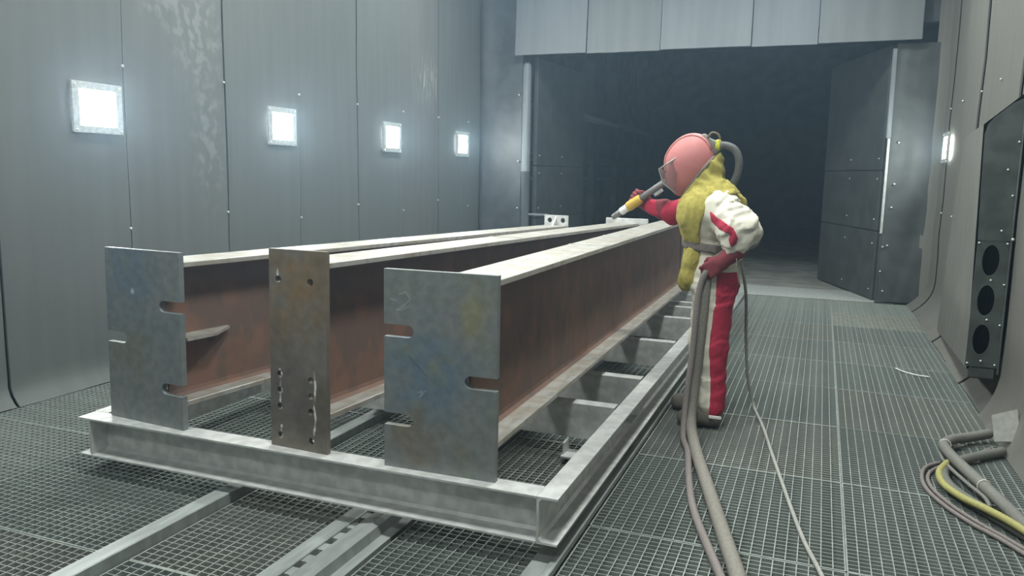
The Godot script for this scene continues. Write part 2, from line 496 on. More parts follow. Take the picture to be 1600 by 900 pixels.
func build_room() -> void:
	var H := 4.6
	# floor of gratings over a pit
	var fl := struct("floor")
	var zs := [-10.6, -9.66, -8.76, -7.86, -6.96, -6.055, -5.085, -4.12, -3.15, -2.14, -1.2, -0.2, 0.8, 1.8]
	var cols := [[-4.62, -3.58], [-3.58, -2.56], [-2.40, -1.85], [-1.55, -0.96], [-0.845, 0.185], [0.185, 1.22]]
	for ci in cols.size():
		for ri in zs.size() - 1:
			var x0: float = cols[ci][0] + 0.004
			var x1: float = cols[ci][1] - 0.004
			var w := x1 - x0
			var z0: float = zs[ri] + 0.004
			var l: float = zs[ri + 1] - 0.004 - z0
			var s := st_new()
			var nb := int(round(w / 0.0435))
			for i in nb + 1:
				var x := w * i / nb
				var hw := 0.0022 if i > 0 and i < nb else 0.003
				box(s, Vector3(x - hw, -0.032, 0), Vector3(x + hw, 0, l))
			var nc := int(round(l / 0.034))
			for i in nc + 1:
				var z := l * i / nc
				var edge := i == 0 or i == nc
				var hw := 0.0035 if edge else 0.0019
				box(s, Vector3(0, -0.024, z - hw), Vector3(w, 0.0 if edge else -0.002, z + hw))
			var o := obj("grating_panel", s, M.grating[(ci * 7 + ri * 3) % 4], fl)
			o.position = Vector3(x0, 0.0 if (ci * 5 + ri * 3) % 4 else -0.003, z0)
			if ci == 5 and ri <= 1:
				boxed("grit_bed", Vector3(x0, -0.03, z0), Vector3(x1, -0.005, z0 + l), M.grit, fl)
	boxed("pit_bottom", Vector3(-4.9, -0.85, -10.65), Vector3(1.6, -0.75, 2.6), M.pit, fl)
	for z in zs:
		boxed("joist", Vector3(-4.7, -0.16, z - 0.03), Vector3(1.3, -0.034, z + 0.03), M.pit, fl)
	boxed("pit_side", Vector3(-4.9, -0.75, -10.72), Vector3(1.6, -0.01, -10.62), M.pit, fl)

	# left wall: hanging rubber sheets
	var wl := struct("wall_left")
	boxed("backing", Vector3(-4.95, -0.75, -10.9), Vector3(-4.69, H, 2.6), M.backing, wl)
	var edges := [2.5, 1.5, 0.55, -0.43, -1.4, -2.36, -3.33, -4.33, -5.35, -6.345, -7.36, -8.33, -9.26, -10.16, -10.66]
	var plain := sheet_mat(0, c8(92, 97, 96))
	var spots := sheet_mat(1, c8(93, 97, 96))
	var scratched := sheet_mat(2, c8(95, 97, 96))
	var nz := noise_of(77, 0.9, 3)
	var hs := [0.004, 0.03, 0.07, 0.12, 0.2, 0.35, 0.6, 0.9, 1.3, 1.7, 2.1, 2.6, 3.1, 3.6, 4.1, 4.6]
	for i in edges.size() - 1:
		var off := 0.004 if i % 2 == 0 else -0.004
		var a: float = edges[i]
		var b: float = edges[i + 1]
		var face := func(z: float, y: float) -> Vector3:
			var x := -4.655 + off + nz.get_noise_2d(z * 1.2, y * 1.1) * 0.018
			if y < 0.12: x += 0.075 * pow(1.0 - y / 0.12, 1.6)
			var lean := 0.02 * clampf((1.6 - y) / 1.6, 0.0, 1.0) * nz.get_noise_1d(i * 7.3)
			return Vector3(x, y, z + lean)
		var m: Material = plain
		if i == 7: m = spots
		if i == 11: m = scratched
		sheet("wall_sheet", wl, a - 0.006, b + 0.006, hs, face, Vector3(-0.012, 0, 0), m)
		for y in [1.1 + 0.05 * sin(i * 3.0), 2.2]:
			bolt(wl, Vector3(-4.632 + off, y, b + 0.03), 0.011)

	# right wall
	var wr := struct("wall_right")
	boxed("backing", Vector3(1.30, -0.75, -10.9), Vector3(1.6, H, 2.6), M.backing, wr)
	var redges := [2.5, 1.5, 0.5, -0.5, -1.45, -2.4, -3.35, -4.3, -5.745, -6.6, -7.32, -8.25, -9.16, -10.1, -10.66]
	var rplain := sheet_mat(0, c8(106, 106, 100))
	var rhs := [0.004, 0.02, 0.05, 0.09, 0.14, 0.2, 0.27, 0.35, 0.6, 0.9, 1.3, 1.7, 2.1, 2.6, 3.1, 3.6, 4.1, 4.6]
	for i in redges.size() - 1:
		var off := 0.012 if i % 2 == 0 else -0.008
		var face := func(z: float, y: float) -> Vector3:
			var near_part := i < 8
			var x := (1.145 if near_part else 1.255) + off - nz.get_noise_2d(z * 1.3 + 40.0, y * 0.9) * 0.02
			if y < 0.35: x -= (0.10 if near_part else 0.21) * pow(1.0 - y / 0.35, 2.2)
			return Vector3(x, y, z)
		sheet("wall_sheet", wr, redges[i] - 0.006, redges[i + 1] + 0.006, rhs, face, Vector3(0.012, 0, 0), rplain)
		for y in [1.15, 2.3]:
			bolt(wr, Vector3((1.13 if i < 8 else 1.243) + off, y, redges[i + 1] + 0.03), 0.011)

	var ce := struct("ceiling")
	boxed("ceiling_slab", Vector3(-4.95, H, -10.9), Vector3(1.6, H + 0.15, 2.6), M.ceiling, ce)
	var wf := struct("wall_front")
	boxed("wall_panel", Vector3(-4.95, -0.75, 2.5), Vector3(1.6, H, 2.75), M.wall, wf)

	# far wall: lining either side of the opening, wall above it
	var wb := struct("wall_back")
	boxed("lintel", Vector3(-4.7, 3.35, -10.9), Vector3(1.3, H, -10.68), M.dark_lining, wb)
	var hb := [0.01, 0.4, 0.8, 1.2, 1.6, 2.0, 2.4, 2.8, 3.2, 3.7, 4.2, 4.58]
	sheet("lining_sheet", wb, -4.64, -4.02, hb, func(x: float, y: float) -> Vector3:
		var k := (x + 4.64) / 0.62
		return Vector3(x, y, -10.60 - 0.06 * sin(k * PI) * 0.6 + nz.get_noise_2d(x * 4.0, y * 2.0) * 0.02 + 0.06 * exp(-pow((k - 0.08) / 0.1, 2.0))), Vector3(0, 0, -0.05), M.dark_lining, 10)
	var sp := st_new(true)
	lathe(sp, [[0.0, 3.06], [0.03, 3.05], [0.058, 3.0], [0.062, 2.9], [0.062, 1.562], [0.066, 1.56], [0.066, 1.53], [0.062, 1.528], [0.062, 0.0]], 20)
	var pst := obj("round_post", sp, M.post, wb)
	pst.position = Vector3(-3.965, 0, -10.64)
	boxed("post_bracket", Vector3(-3.90, 0.92, -10.66), Vector3(-3.6, 0.95, -10.60), M.post, wb, 0.004)
	for q in [[-4.06, 1.68], [-4.06, 1.02], [-4.06, 2.6]]: bolt(wb, Vector3(q[0], q[1], -10.585), 0.014)
	# dented sheet metal to the right of the opening
	sheet("lining_sheet", wb, 0.70, 1.17, [0.03, 0.3, 0.55, 0.75, 0.95, 1.15, 1.4, 1.7, 2.0, 2.4, 2.8, 3.1], func(x: float, y: float) -> Vector3:
		var d := 0.05 * blob(x, y, 1.02, 0.82, 0.14, 0.16) - 0.03 * blob(x, y, 0.98, 1.1, 0.2, 0.12)
		return Vector3(x, y, -10.60 + nz.get_noise_2d(x * 5.0, y * 1.4) * 0.02 - d), Vector3(0, 0, -0.03), M.door, 12)
	sheet("lining_sheet", wb, 1.12, 1.30, hb, func(x: float, y: float) -> Vector3:
		var k := (x - 1.12) / 0.18
		return Vector3(x, y, -10.62 + 0.35 * k * k), Vector3(0.02, 0, -0.02), rplain, 6)
	boxed("edge_strip", Vector3(0.675, 0.86, -10.605), Vector3(0.705, 2.0, -10.575), M.strip, wb, 0.004)
	boxed("edge_post", Vector3(0.655, 2.0, -10.66), Vector3(0.71, 3.05, -10.575), M.post, wb, 0.01)
	boxed("edge_post", Vector3(0.68, 0.0, -10.66), Vector3(0.70, 0.86, -10.60), M.door, wb, 0.004)
	for q in [[0.80, 1.95], [0.79, 1.46], [0.78, 1.18], [0.77, 0.72], [0.76, 0.16], [0.72, 0.7], [0.715, 0.4]]: bolt(wb, Vector3(q[0], q[1], -10.575), 0.013)

	# open door leaves
	door_leaf("door_1", Vector3(-3.88, 0.02, -10.78), Vector3(-3.72, 0.02, -12.62), 1.0)
	door_leaf("door_2", Vector3(0.68, 0.02, -10.80), Vector3(0.03, 0.02, -12.75), -1.0)

	# hanging curtain above the opening
	var cu := thing("strip_curtain", "row of grey rubber sheets hanging over the doorway", "curtain", Vector3(0, 0, 0))
	var cx := [-4.09, -3.07, -2.085, -0.955, -0.18, 0.945]
	var cmats := [sheet_mat(3, c8(116, 122, 127)), sheet_mat(4, c8(112, 117, 119)), sheet_mat(5, c8(120, 126, 130))]
	for i in 5:
		var off := 0.012 if i % 2 == 0 else -0.008
		var face := func(x: float, y: float) -> Vector3:
			return Vector3(x, y, -10.5 + off + nz.get_noise_2d(x * 1.5, y * 2.0) * 0.02 + 0.08 * pow(clampf((3.7 - y) / 0.6, 0.0, 1.0), 2.0) * 0.4)
		var s := sheet("rubber_sheet", cu, cx[i] + 0.005, cx[i + 1] - 0.005, [3.12 - 0.008 * (i % 2), 3.2, 3.35, 3.5, 3.7, 4.0, 4.3, 4.59], face, Vector3(0, 0, -0.010), cmats[i % 3], 8)
	build_hall(nz)

func door_leaf(called: String, a: Vector3, b: Vector3, side: float) -> void:
	var d := struct(called, "", a)
	var v := b - a
	var L := v.length()
	d.rotation.y = atan2(-v.z, v.x)   # local +x runs along the leaf
	var k := 0
	for seg in [[0.0, 0.85], [0.86, 1.60], [1.61, 3.1]]:
		boxed("door_panel", Vector3(0, seg[0], -0.03), Vector3(L, seg[1], 0.03), M.door, d, 0.006)
		k += 1
	for y in [0.12, 0.7, 1.0, 1.5, 1.75]:
		for f in [0.05, 0.5]:
			bolt(d, Vector3(L * f, y, 0.032), 0.011)
			bolt(d, Vector3(L * f, y, -0.032), 0.011)

func build_hall(_nz: FastNoiseLite) -> void:
	var hf := struct("floor_hall")
	boxed("floor_slab", Vector3(-7, -0.3, -30), Vector3(5, -0.004, -10.66), M.hall_floor, hf)
	boxed("threshold_plate", Vector3(-3.9, -0.004, -11.55), Vector3(0.9, 0.008, -10.66), M.strip, hf, 0.003)
	var l := struct("wall_hall_left")
	boxed("wall_slab", Vector3(-7.0, 0, -30), Vector3(-6.8, 6, -10.9), M.hall_wall, l)
	boxed("low_wall", Vector3(-4.7, 0, -29), Vector3(-4.45, 2.55, -11.0), M.hall_wall, l)
	var s := st_new(true)
	tube(s, PackedVector3Array([Vector3(-4.40, 2.62, -11.0), Vector3(-4.40, 2.62, -29)]), 0.075, 12)
	obj("top_pipe", s, M.strip, l)
	boxed("ledge", Vector3(-4.45, 1.72, -29), Vector3(-4.28, 1.84, -11.0), M.post, l, 0.01)
	boxed("ledge", Vector3(-4.45, 1.40, -29), Vector3(-4.38, 1.46, -11.0), M.post, l, 0.01)
	for z in [-15.6, -17.5, -20.5, -24.0]:
		boxed("wall_post", Vector3(-4.45, 0, z - 0.12), Vector3(-4.30, 1.72, z + 0.12), M.hall_wall, l, 0.01)
		boxed("wall_post", Vector3(-4.6, 2.68, z - 0.15), Vector3(-4.35, 6.0, z + 0.15), M.hall_wall, l, 0.01)
	var r := struct("wall_hall_right")
	boxed("wall_slab", Vector3(3.5, 0, -30), Vector3(3.7, 6, -10.9), M.hall_wall, r)
	boxed("wall_slab", Vector3(1.3, 0, -11.1), Vector3(3.7, 6, -10.9), M.hall_wall, r)
	boxed("wall_slab", Vector3(-7.0, 0, -11.1), Vector3(-4.65, 6, -10.9), M.hall_wall, l)
	var b := struct("wall_hall_back")
	boxed("wall_slab", Vector3(-7, 0, -30.2), Vector3(3.7, 6, -30), M.hall_wall, b)
	boxed("low_wall", Vector3(-4.4, 0, -26.2), Vector3(3.4, 1.5, -26), M.hall_wall, b)
	var c := struct("ceiling_hall")
	boxed("roof_slab", Vector3(-7, 6, -30.2), Vector3(3.7, 6.2, -10.66), M.hall_wall, c)
	boxed("wall_above", Vector3(-7, 4.6, -10.9), Vector3(3.7, 6.0, -10.68), M.hall_wall, c)
	for z in [-13.5, -17.0, -20.5]:
		boxed("roof_beam", Vector3(-6.8, 4.6, z - 0.1), Vector3(3.5, 4.9, z + 0.1), M.hall_wall, c, 0.01)

func build_rails() -> void:
	var a := thing("floor_rail", "flat-topped grey steel rail beside the notched guide channel, outer one", "rail", Vector3(-2.49, 0, 0))
	a.set_meta("label", "plain grey steel floor rail passing under the trolley's left part")
	boxed("rail_bar", Vector3(0, -0.15, -10.6), Vector3(0.082, 0.05, 2.4), M.rail, a, 0.004)
	boxed("rail_foot", Vector3(-0.07, -0.15, -10.6), Vector3(0.09, -0.02, 2.4), M.pit, a)
	var b := thing("guide_channel", "notched grey guide channel between the two floor rails", "rail", Vector3(-1.85, 0, 0))
	boxed("channel_bed", Vector3(0, -0.15, -10.6), Vector3(0.30, -0.03, 2.4), M.pit, b)
	boxed("side_bar", Vector3(0.0, -0.03, -10.6), Vector3(0.075, 0.022, 2.4), M.rail, b, 0.004)
	var s := st_new()
	prism(s, PackedVector2Array([Vector2(0.125, -0.03), Vector2(0.125, 0.03), Vector2(0.19, 0.045), Vector2(0.215, 0.035), Vector2(0.225, -0.005), Vector2(0.27, -0.008), Vector2(0.27, -0.03)]), -10.6, 2.4)
	obj("side_bar", s, M.rail, b)
	var tooth := BoxMesh.new()
	tooth.size = Vector3(0.048, 0.05, 0.055)
	for i in 60:
		var o := obj("tooth", tooth, M.rail, b)
		o.position = Vector3(0.10, -0.012, -10.55 + i * 0.105 + 5.0)
	var c := thing("floor_rail", "grey steel floor rail running along the worker's feet and trolley edge", "rail", Vector3(-0.955, 0, 0))
	boxed("rail_bar", Vector3(0, -0.15, -10.6), Vector3(0.10, 0.022, 2.4), M.rail, c, 0.004)
	boxed("rail_lip", Vector3(0.075, 0.0, -10.6), Vector3(0.105, 0.032, 2.4), M.rail, c, 0.004)

# ------------------------------------------------------------------ trolley and beams
func channel(dirx: float, w: float, h: float) -> PackedVector2Array:
	# C section in xy, web at x = 0, flanges to dirx * w, bottom at y = 0
	var t := 0.010
	var wt := 0.009
	var p := PackedVector2Array([Vector2(0, 0), Vector2(w, 0), Vector2(w, t * 0.8), Vector2(wt + 0.012, t), Vector2(wt, t + 0.012), Vector2(wt, h - t - 0.012), Vector2(wt + 0.012, h - t), Vector2(w, h - t * 0.8), Vector2(w, h), Vector2(0, h)])
	for i in p.size(): p[i].x *= dirx
	return p

const TY0 := 0.10
const TY1 := 0.29

func build_trolley() -> void:
	var t := thing("transport_trolley", "long pale steel frame trolley carrying three girders", "trolley", Vector3(-2.08, 0, -5.8))
	var g := -t.position
	var zf := -2.70
	var zb := -9.0
	var h := TY1 - TY0
	# front member: open side to the front
	var s := st_new()
	var xf := Transform3D(Basis(Vector3(0, 0, 1), Vector3(0, 1, 0), Vector3(-1, 0, 0)), Vector3(-0.935, TY0, zf - 0.105) + g)
	prism(s, channel(1.0, 0.105, h), 0.0, 2.375, xf)
	obj("front_channel", s, M.blasted, t)
	s = st_new()
	xf = Transform3D(Basis(Vector3(0, 0, -1), Vector3(0, 1, 0), Vector3(1, 0, 0)), Vector3(-3.31, TY0, zb) + g)
	prism(s, channel(1.0, 0.10, h), 0.0, 2.375, xf)
	obj("rear_channel", s, M.blasted, t)
	s = st_new()
	prism(s, channel(1.0, 0.085, h), zb, zf, Transform3D(Basis.IDENTITY, Vector3(-0.934, TY0, 0) + g))
	obj("side_channel", s, M.blasted, t)
	s = st_new()
	prism(s, channel(-1.0, 0.085, h), zb, zf - 0.108, Transform3D(Basis.IDENTITY, Vector3(-3.235, TY0, 0) + g))
	obj("side_channel", s, M.blasted, t)
	boxed("end_plate", Vector3(-3.245, TY0 + 0.010, zf - 0.095) + g, Vector3(-3.235, TY1 - 0.010, zf - 0.004) + g, M.blasted, t)
	for z in [-3.95, -4.60, -5.75, -6.80, -7.40, -7.70, -8.23]:
		s = st_new()
		xf = Transform3D(Basis(Vector3(0, 0, -1), Vector3(0, 1, 0), Vector3(1, 0, 0)), Vector3(-3.226, TY0, z) + g)
		prism(s, channel(1.0, 0.085, h - 0.002), 0.0, 2.28, xf)
		obj("cross_channel", s, M.blasted, t)
	# axles with grooved wheels on the two rails
	for z in [-3.95, -8.23]:
		for x in [-2.45, -0.915]:
			var w := st_new(true)
			var ry: float = 0.05 if x < -2 else 0.032
			var R := 0.030
			lathe(w, [[0.0, -0.03], [R + 0.006, -0.03], [R + 0.006, -0.024], [R, -0.022], [R, 0.03], [0.0, 0.03]], 24, Transform3D(Basis(Vector3(0, 0, 1), PI / 2), Vector3(x, ry + R, z - 0.16) + g))
			obj("wheel", w, M.rail, t)
			boxed("wheel_bracket", Vector3(x - 0.05, 0.10, z - 0.22) + g, Vector3(x - 0.035, 0.20, z - 0.10) + g, M.blasted, t)
			boxed("wheel_bracket", Vector3(x - 0.05, 0.19, z - 0.22) + g, Vector3(x + 0.05, 0.20, z - 0.08) + g, M.blasted, t)
	boxed("support_bracket", Vector3(-1.19, 0.0, -3.93) + g, Vector3(-1.18, TY0, -3.84) + g, M.blasted, t)
	boxed("support_bracket", Vector3(-1.19, 0.03, -3.93) + g, Vector3(-1.04, 0.04, -3.80) + g, M.blasted, t)

func slot_outline(w: float, y0: float, y1: float, x0: float, left: Array, right: Array, depth: float, hh: float) -> PackedVector2Array:
	# rectangle with round-ended slots cut in from its left and right edges
	var p := PackedVector2Array()
	p.append(Vector2(x0, y0)); p.append(Vector2(x0 + w, y0))
	for y in right:
		p.append(Vector2(x0 + w, y - hh))
		for k in 9:
			var a := -PI / 2 - PI * k / 8.0
			p.append(Vector2(x0 + w - depth + hh + cos(a) * hh, y + sin(a) * hh))
		p.append(Vector2(x0 + w, y + hh))
	p.append(Vector2(x0 + w, y1)); p.append(Vector2(x0, y1))
	for y in left:
		p.append(Vector2(x0, y + hh))
		for k in 9:
			var a := PI / 2 - PI * k / 8.0
			p.append(Vector2(x0 + depth - hh + cos(a) * hh, y + sin(a) * hh))
		p.append(Vector2(x0, y - hh))
	return p

func girder(label: String, P: Vector3, slope: float, tilt: float, L: float, fw: float) -> Node3D:
	# P: near right edge of the top flange; the root stands at the foot of the end plate
	var D := 0.675
	var t := thing("steel_girder", label, "girder", Vector3.ZERO, "steel girders on the trolley")
	var b := Basis.from_euler(Vector3(-deg_to_rad(tilt), atan(slope), 0))
	var hb := P.y - TY1
	t.transform = Transform3D(b, P - b.y * hb)
	t.set_meta("hb", hb)
	boxed("top_flange", Vector3(-fw, hb - 0.024, -L), Vector3(0, hb, 0), M.flange, t, 0.002)
	boxed("bottom_flange", Vector3(-fw, hb - D, -L), Vector3(0, hb - D + 0.024, 0), M.flange, t, 0.002)
	var s := st_new()
	var c := -fw / 2
	prism(s, PackedVector2Array([Vector2(c - 0.03, hb - D + 0.024), Vector2(c + 0.03, hb - D + 0.024), Vector2(c + 0.012, hb - D + 0.036), Vector2(c + 0.007, hb - D + 0.054), Vector2(c + 0.007, hb - 0.054), Vector2(c + 0.012, hb - 0.036), Vector2(c + 0.03, hb - 0.024), Vector2(c - 0.03, hb - 0.024), Vector2(c - 0.012, hb - 0.036), Vector2(c - 0.007, hb - 0.054), Vector2(c - 0.007, hb - D + 0.054), Vector2(c - 0.012, hb - D + 0.036)]), -L, 0)
	obj("web", s, M.web, t)
	t.remove_meta("hb")
	return t

func build_girders() -> void:
	# girder with slotted plate standing by the lamp wall
	var D := 0.675
	var fw := 0.24
	var L1 := 4.65
	var g := girder("steel girder with slotted end plate closest to the wall of four lamps", Vector3(-2.695, 1.075, -2.785), -0.083, 0.85, L1, fw)
	var hb := 1.075 - TY1
	var s := st_new()
	prism(s, slot_outline(0.495, 0.0, 0.83, -0.49, [0.40], [0.185, 0.575], 0.135, 0.027), 0.0, 0.028)
	obj("slotted_end_plate", s, plate_tex(0), g)
	s = st_new()
	prism(s, PackedVector2Array([Vector2(0.0, -0.015), Vector2(-0.115, -0.015), Vector2(-0.115, -0.36), Vector2(-0.09, -0.36), Vector2(0.0, -0.19)]), 0.0, 0.014, Transform3D(Basis(Vector3(1, 0, 0), Vector3(0, 0, 1), Vector3(0, -1, 0)), Vector3(0.0, 0.43, 0)))
	obj("stiffener", s, M.flange, g)
	s = st_new()
	holed_plate(s, Vector2(-0.25, 0.0695), Vector2(0.0, hb + 0.10), -L1 - 0.02, -L1, [[-0.235, -0.155, [[-0.195, hb + 0.05, 0.025, 0.025]]], [-0.095, -0.015, [[-0.055, hb + 0.05, 0.025, 0.025]]]])
	obj("far_end_plate", s, M.blasted, g)
	s = st_new()
	prism(s, PackedVector2Array([Vector2(0, 0), Vector2(0.09, 0), Vector2(0, 0.085)]), -0.006, 0.006, Transform3D(Basis(Vector3(0, 0, 1), Vector3(0, 1, 0), Vector3(-1, 0, 0)), Vector3(-0.125, hb, -L1)))
	obj("gusset", s, M.blasted, g)
	# the middle one, its plate drilled
	var L2 := 4.95
	g = girder("steel girder with narrow drilled rusty end plate between two slotted ones", Vector3(-1.905, 1.117, -2.785), -0.047, 0.9, L2, fw)
	hb = 1.117 - TY1
	s = st_new()
	var k := 0.0155
	holed_plate(s, Vector2(-0.302, 0.0), Vector2(0.0, 0.875), 0.0, 0.024, [
		[-0.275, -0.225, [[-0.252, 0.745, k, k], [-0.250, 0.328, k, k], [-0.250, 0.256, k, k], [-0.250, 0.183, k, k], [-0.250, 0.052, k, k]]],
		[-0.105, -0.055, [[-0.083, 0.742, k, k], [-0.083, 0.318, k, k], [-0.083, 0.247, k, k], [-0.083, 0.178, k, k], [-0.083, 0.048, k, k]]]])
	obj("drilled_end_plate", s, plate_tex(1), g)
	boxed("far_end_plate", Vector3(-0.34, 0.078, -L2 - 0.02), Vector3(0.09, hb + 0.045, -L2), M.blasted, g, 0.002)
	boxed("weld_seam", Vector3(-fw, hb - 0.001, -2.05), Vector3(0, hb + 0.004, -2.04), M.blasted, g)
	# the one being cleaned
	var L3 := 5.5
	g = girder("steel girder with wide slotted end plate where the worker stands", Vector3(-1.134, 1.095, -2.785), 0.016, 0.2, L3, fw)
	hb = 1.095 - TY1
	s = st_new()
	prism(s, slot_outline(0.495, 0.0, 0.825, -0.49, [0.575, 0.205], [0.395], 0.135, 0.026), 0.0, 0.028)
	obj("slotted_end_plate", s, plate_tex(2), g)
	boxed("far_end_plate", Vector3(-0.3, 0.0195, -L3 - 0.02), Vector3(0.03, hb + 0.01, -L3), M.blasted, g, 0.002)
	for z in [-1.75, -2.6]:
		boxed("weld_seam", Vector3(-fw, hb - 0.001, z - 0.008), Vector3(0, hb + 0.004, z), M.blasted, g)

# ------------------------------------------------------------------ duct, hoses, odds and ends
func build_duct() -> void:
	var t := thing("suction_duct", "dark metal duct housing with three oval openings on the right wall", "duct", Vector3(0.97, 0.0, -5.75))
	var g := -t.position
	# mat-covered body: side face runs back and down to the wall
	var s := st_new()
	var F := [Vector3(0.945, 0.30, -5.75), Vector3(1.125, 0.28, -5.75), Vector3(1.125, 2.06, -5.75), Vector3(0.905, 1.86, -5.75)]
	var B := [Vector3(1.13, 0.06, -8.6), Vector3(1.24, 0.06, -8.6), Vector3(1.24, 1.94, -8.6), Vector3(1.20, 1.90, -8.6)]
	for i in 4: F[i] += g; B[i] += g
	var c: Vector3 = (F[0] + B[2]) * 0.5
	oquad(s, B[0], B[1], B[2], B[3], c)
	for i in 4: oquad(s, F[i], F[(i + 1) % 4], B[(i + 1) % 4], B[i], c)
	obj("rubber_cover", s, M.wall_right, t)
	# lower face plate with three openings
	s = st_new()
	var x0 := 0.935; var x1 := 1.115
	holed_plate(s, Vector2(x0 + g.x, 0.32), Vector2(x1 + g.x, 1.132), 0.004, 0.012, [[x0 + 0.02 + g.x, x1 - 0.02 + g.x, [[1.018 + g.x, 1.012, 0.048, 0.098], [1.014 + g.x, 0.755, 0.048, 0.098], [1.010 + g.x, 0.500, 0.048, 0.098]]]])
	obj("perforated_plate", s, M.duct_metal, t)
	s = st_new()
	prism(s, PackedVector2Array([Vector2(0.935, 1.137), Vector2(1.115, 1.137), Vector2(1.115, 2.02), Vector2(1.06, 1.99), Vector2(0.96, 1.90), Vector2(0.93, 1.86), Vector2(0.915, 1.80)]), 0.002, 0.014, Transform3D(Basis.IDENTITY, Vector3(g.x, 0, 0)))
	obj("upper_plate", s, M.duct_metal, t)
	boxed("edge_flange", Vector3(1.115, 0.28, -5.75) + g, Vector3(1.124, 2.04, -5.72) + g, M.duct_metal, t, 0.003)
	boxed("foot_plate", Vector3(0.96, 0.24, -5.80) + g, Vector3(1.11, 0.32, -5.744) + g, M.duct_metal, t, 0.01)
	for q in [[0.945, 1.12], [1.10, 1.12], [1.06, 1.20], [1.06, 1.58], [1.10, 1.42], [1.105, 1.75], [0.945, 0.34], [1.10, 0.34], [1.03, 0.885], [1.03, 0.63], [1.02, 0.36], [1.105, 0.86], [1.105, 0.6]]:
		bolt(t, Vector3(q[0], q[1], -5.735) + g, 0.008)

func px_path(p: Array) -> PackedVector3Array:
	return smooth_path(p, 8)

func hose(called: String, label: String, cat: String, p: Array, r: float, m: Material, group := "") -> MeshInstance3D:
	var s := st_new(true)
	tube(s, smooth_path(p, 8), r, 12)
	var o := obj(called, s, m)
	tag(o, label, cat, group)
	return o

func ring(parent: Node, called: String, at: Vector3, axis: Vector3, r: float, m: Material, t := 0.003) -> void:
	var u := axis.cross(Vector3.UP).normalized()
	var v := axis.cross(u).normalized()
	var p := PackedVector3Array()
	for k in 20: p.append(at + (u * cos(TAU * k / 20.0) + v * sin(TAU * k / 20.0)) * r)
	var s := st_new(true)
	tube(s, p, t, 6, true)
	obj(called, s, m, parent)

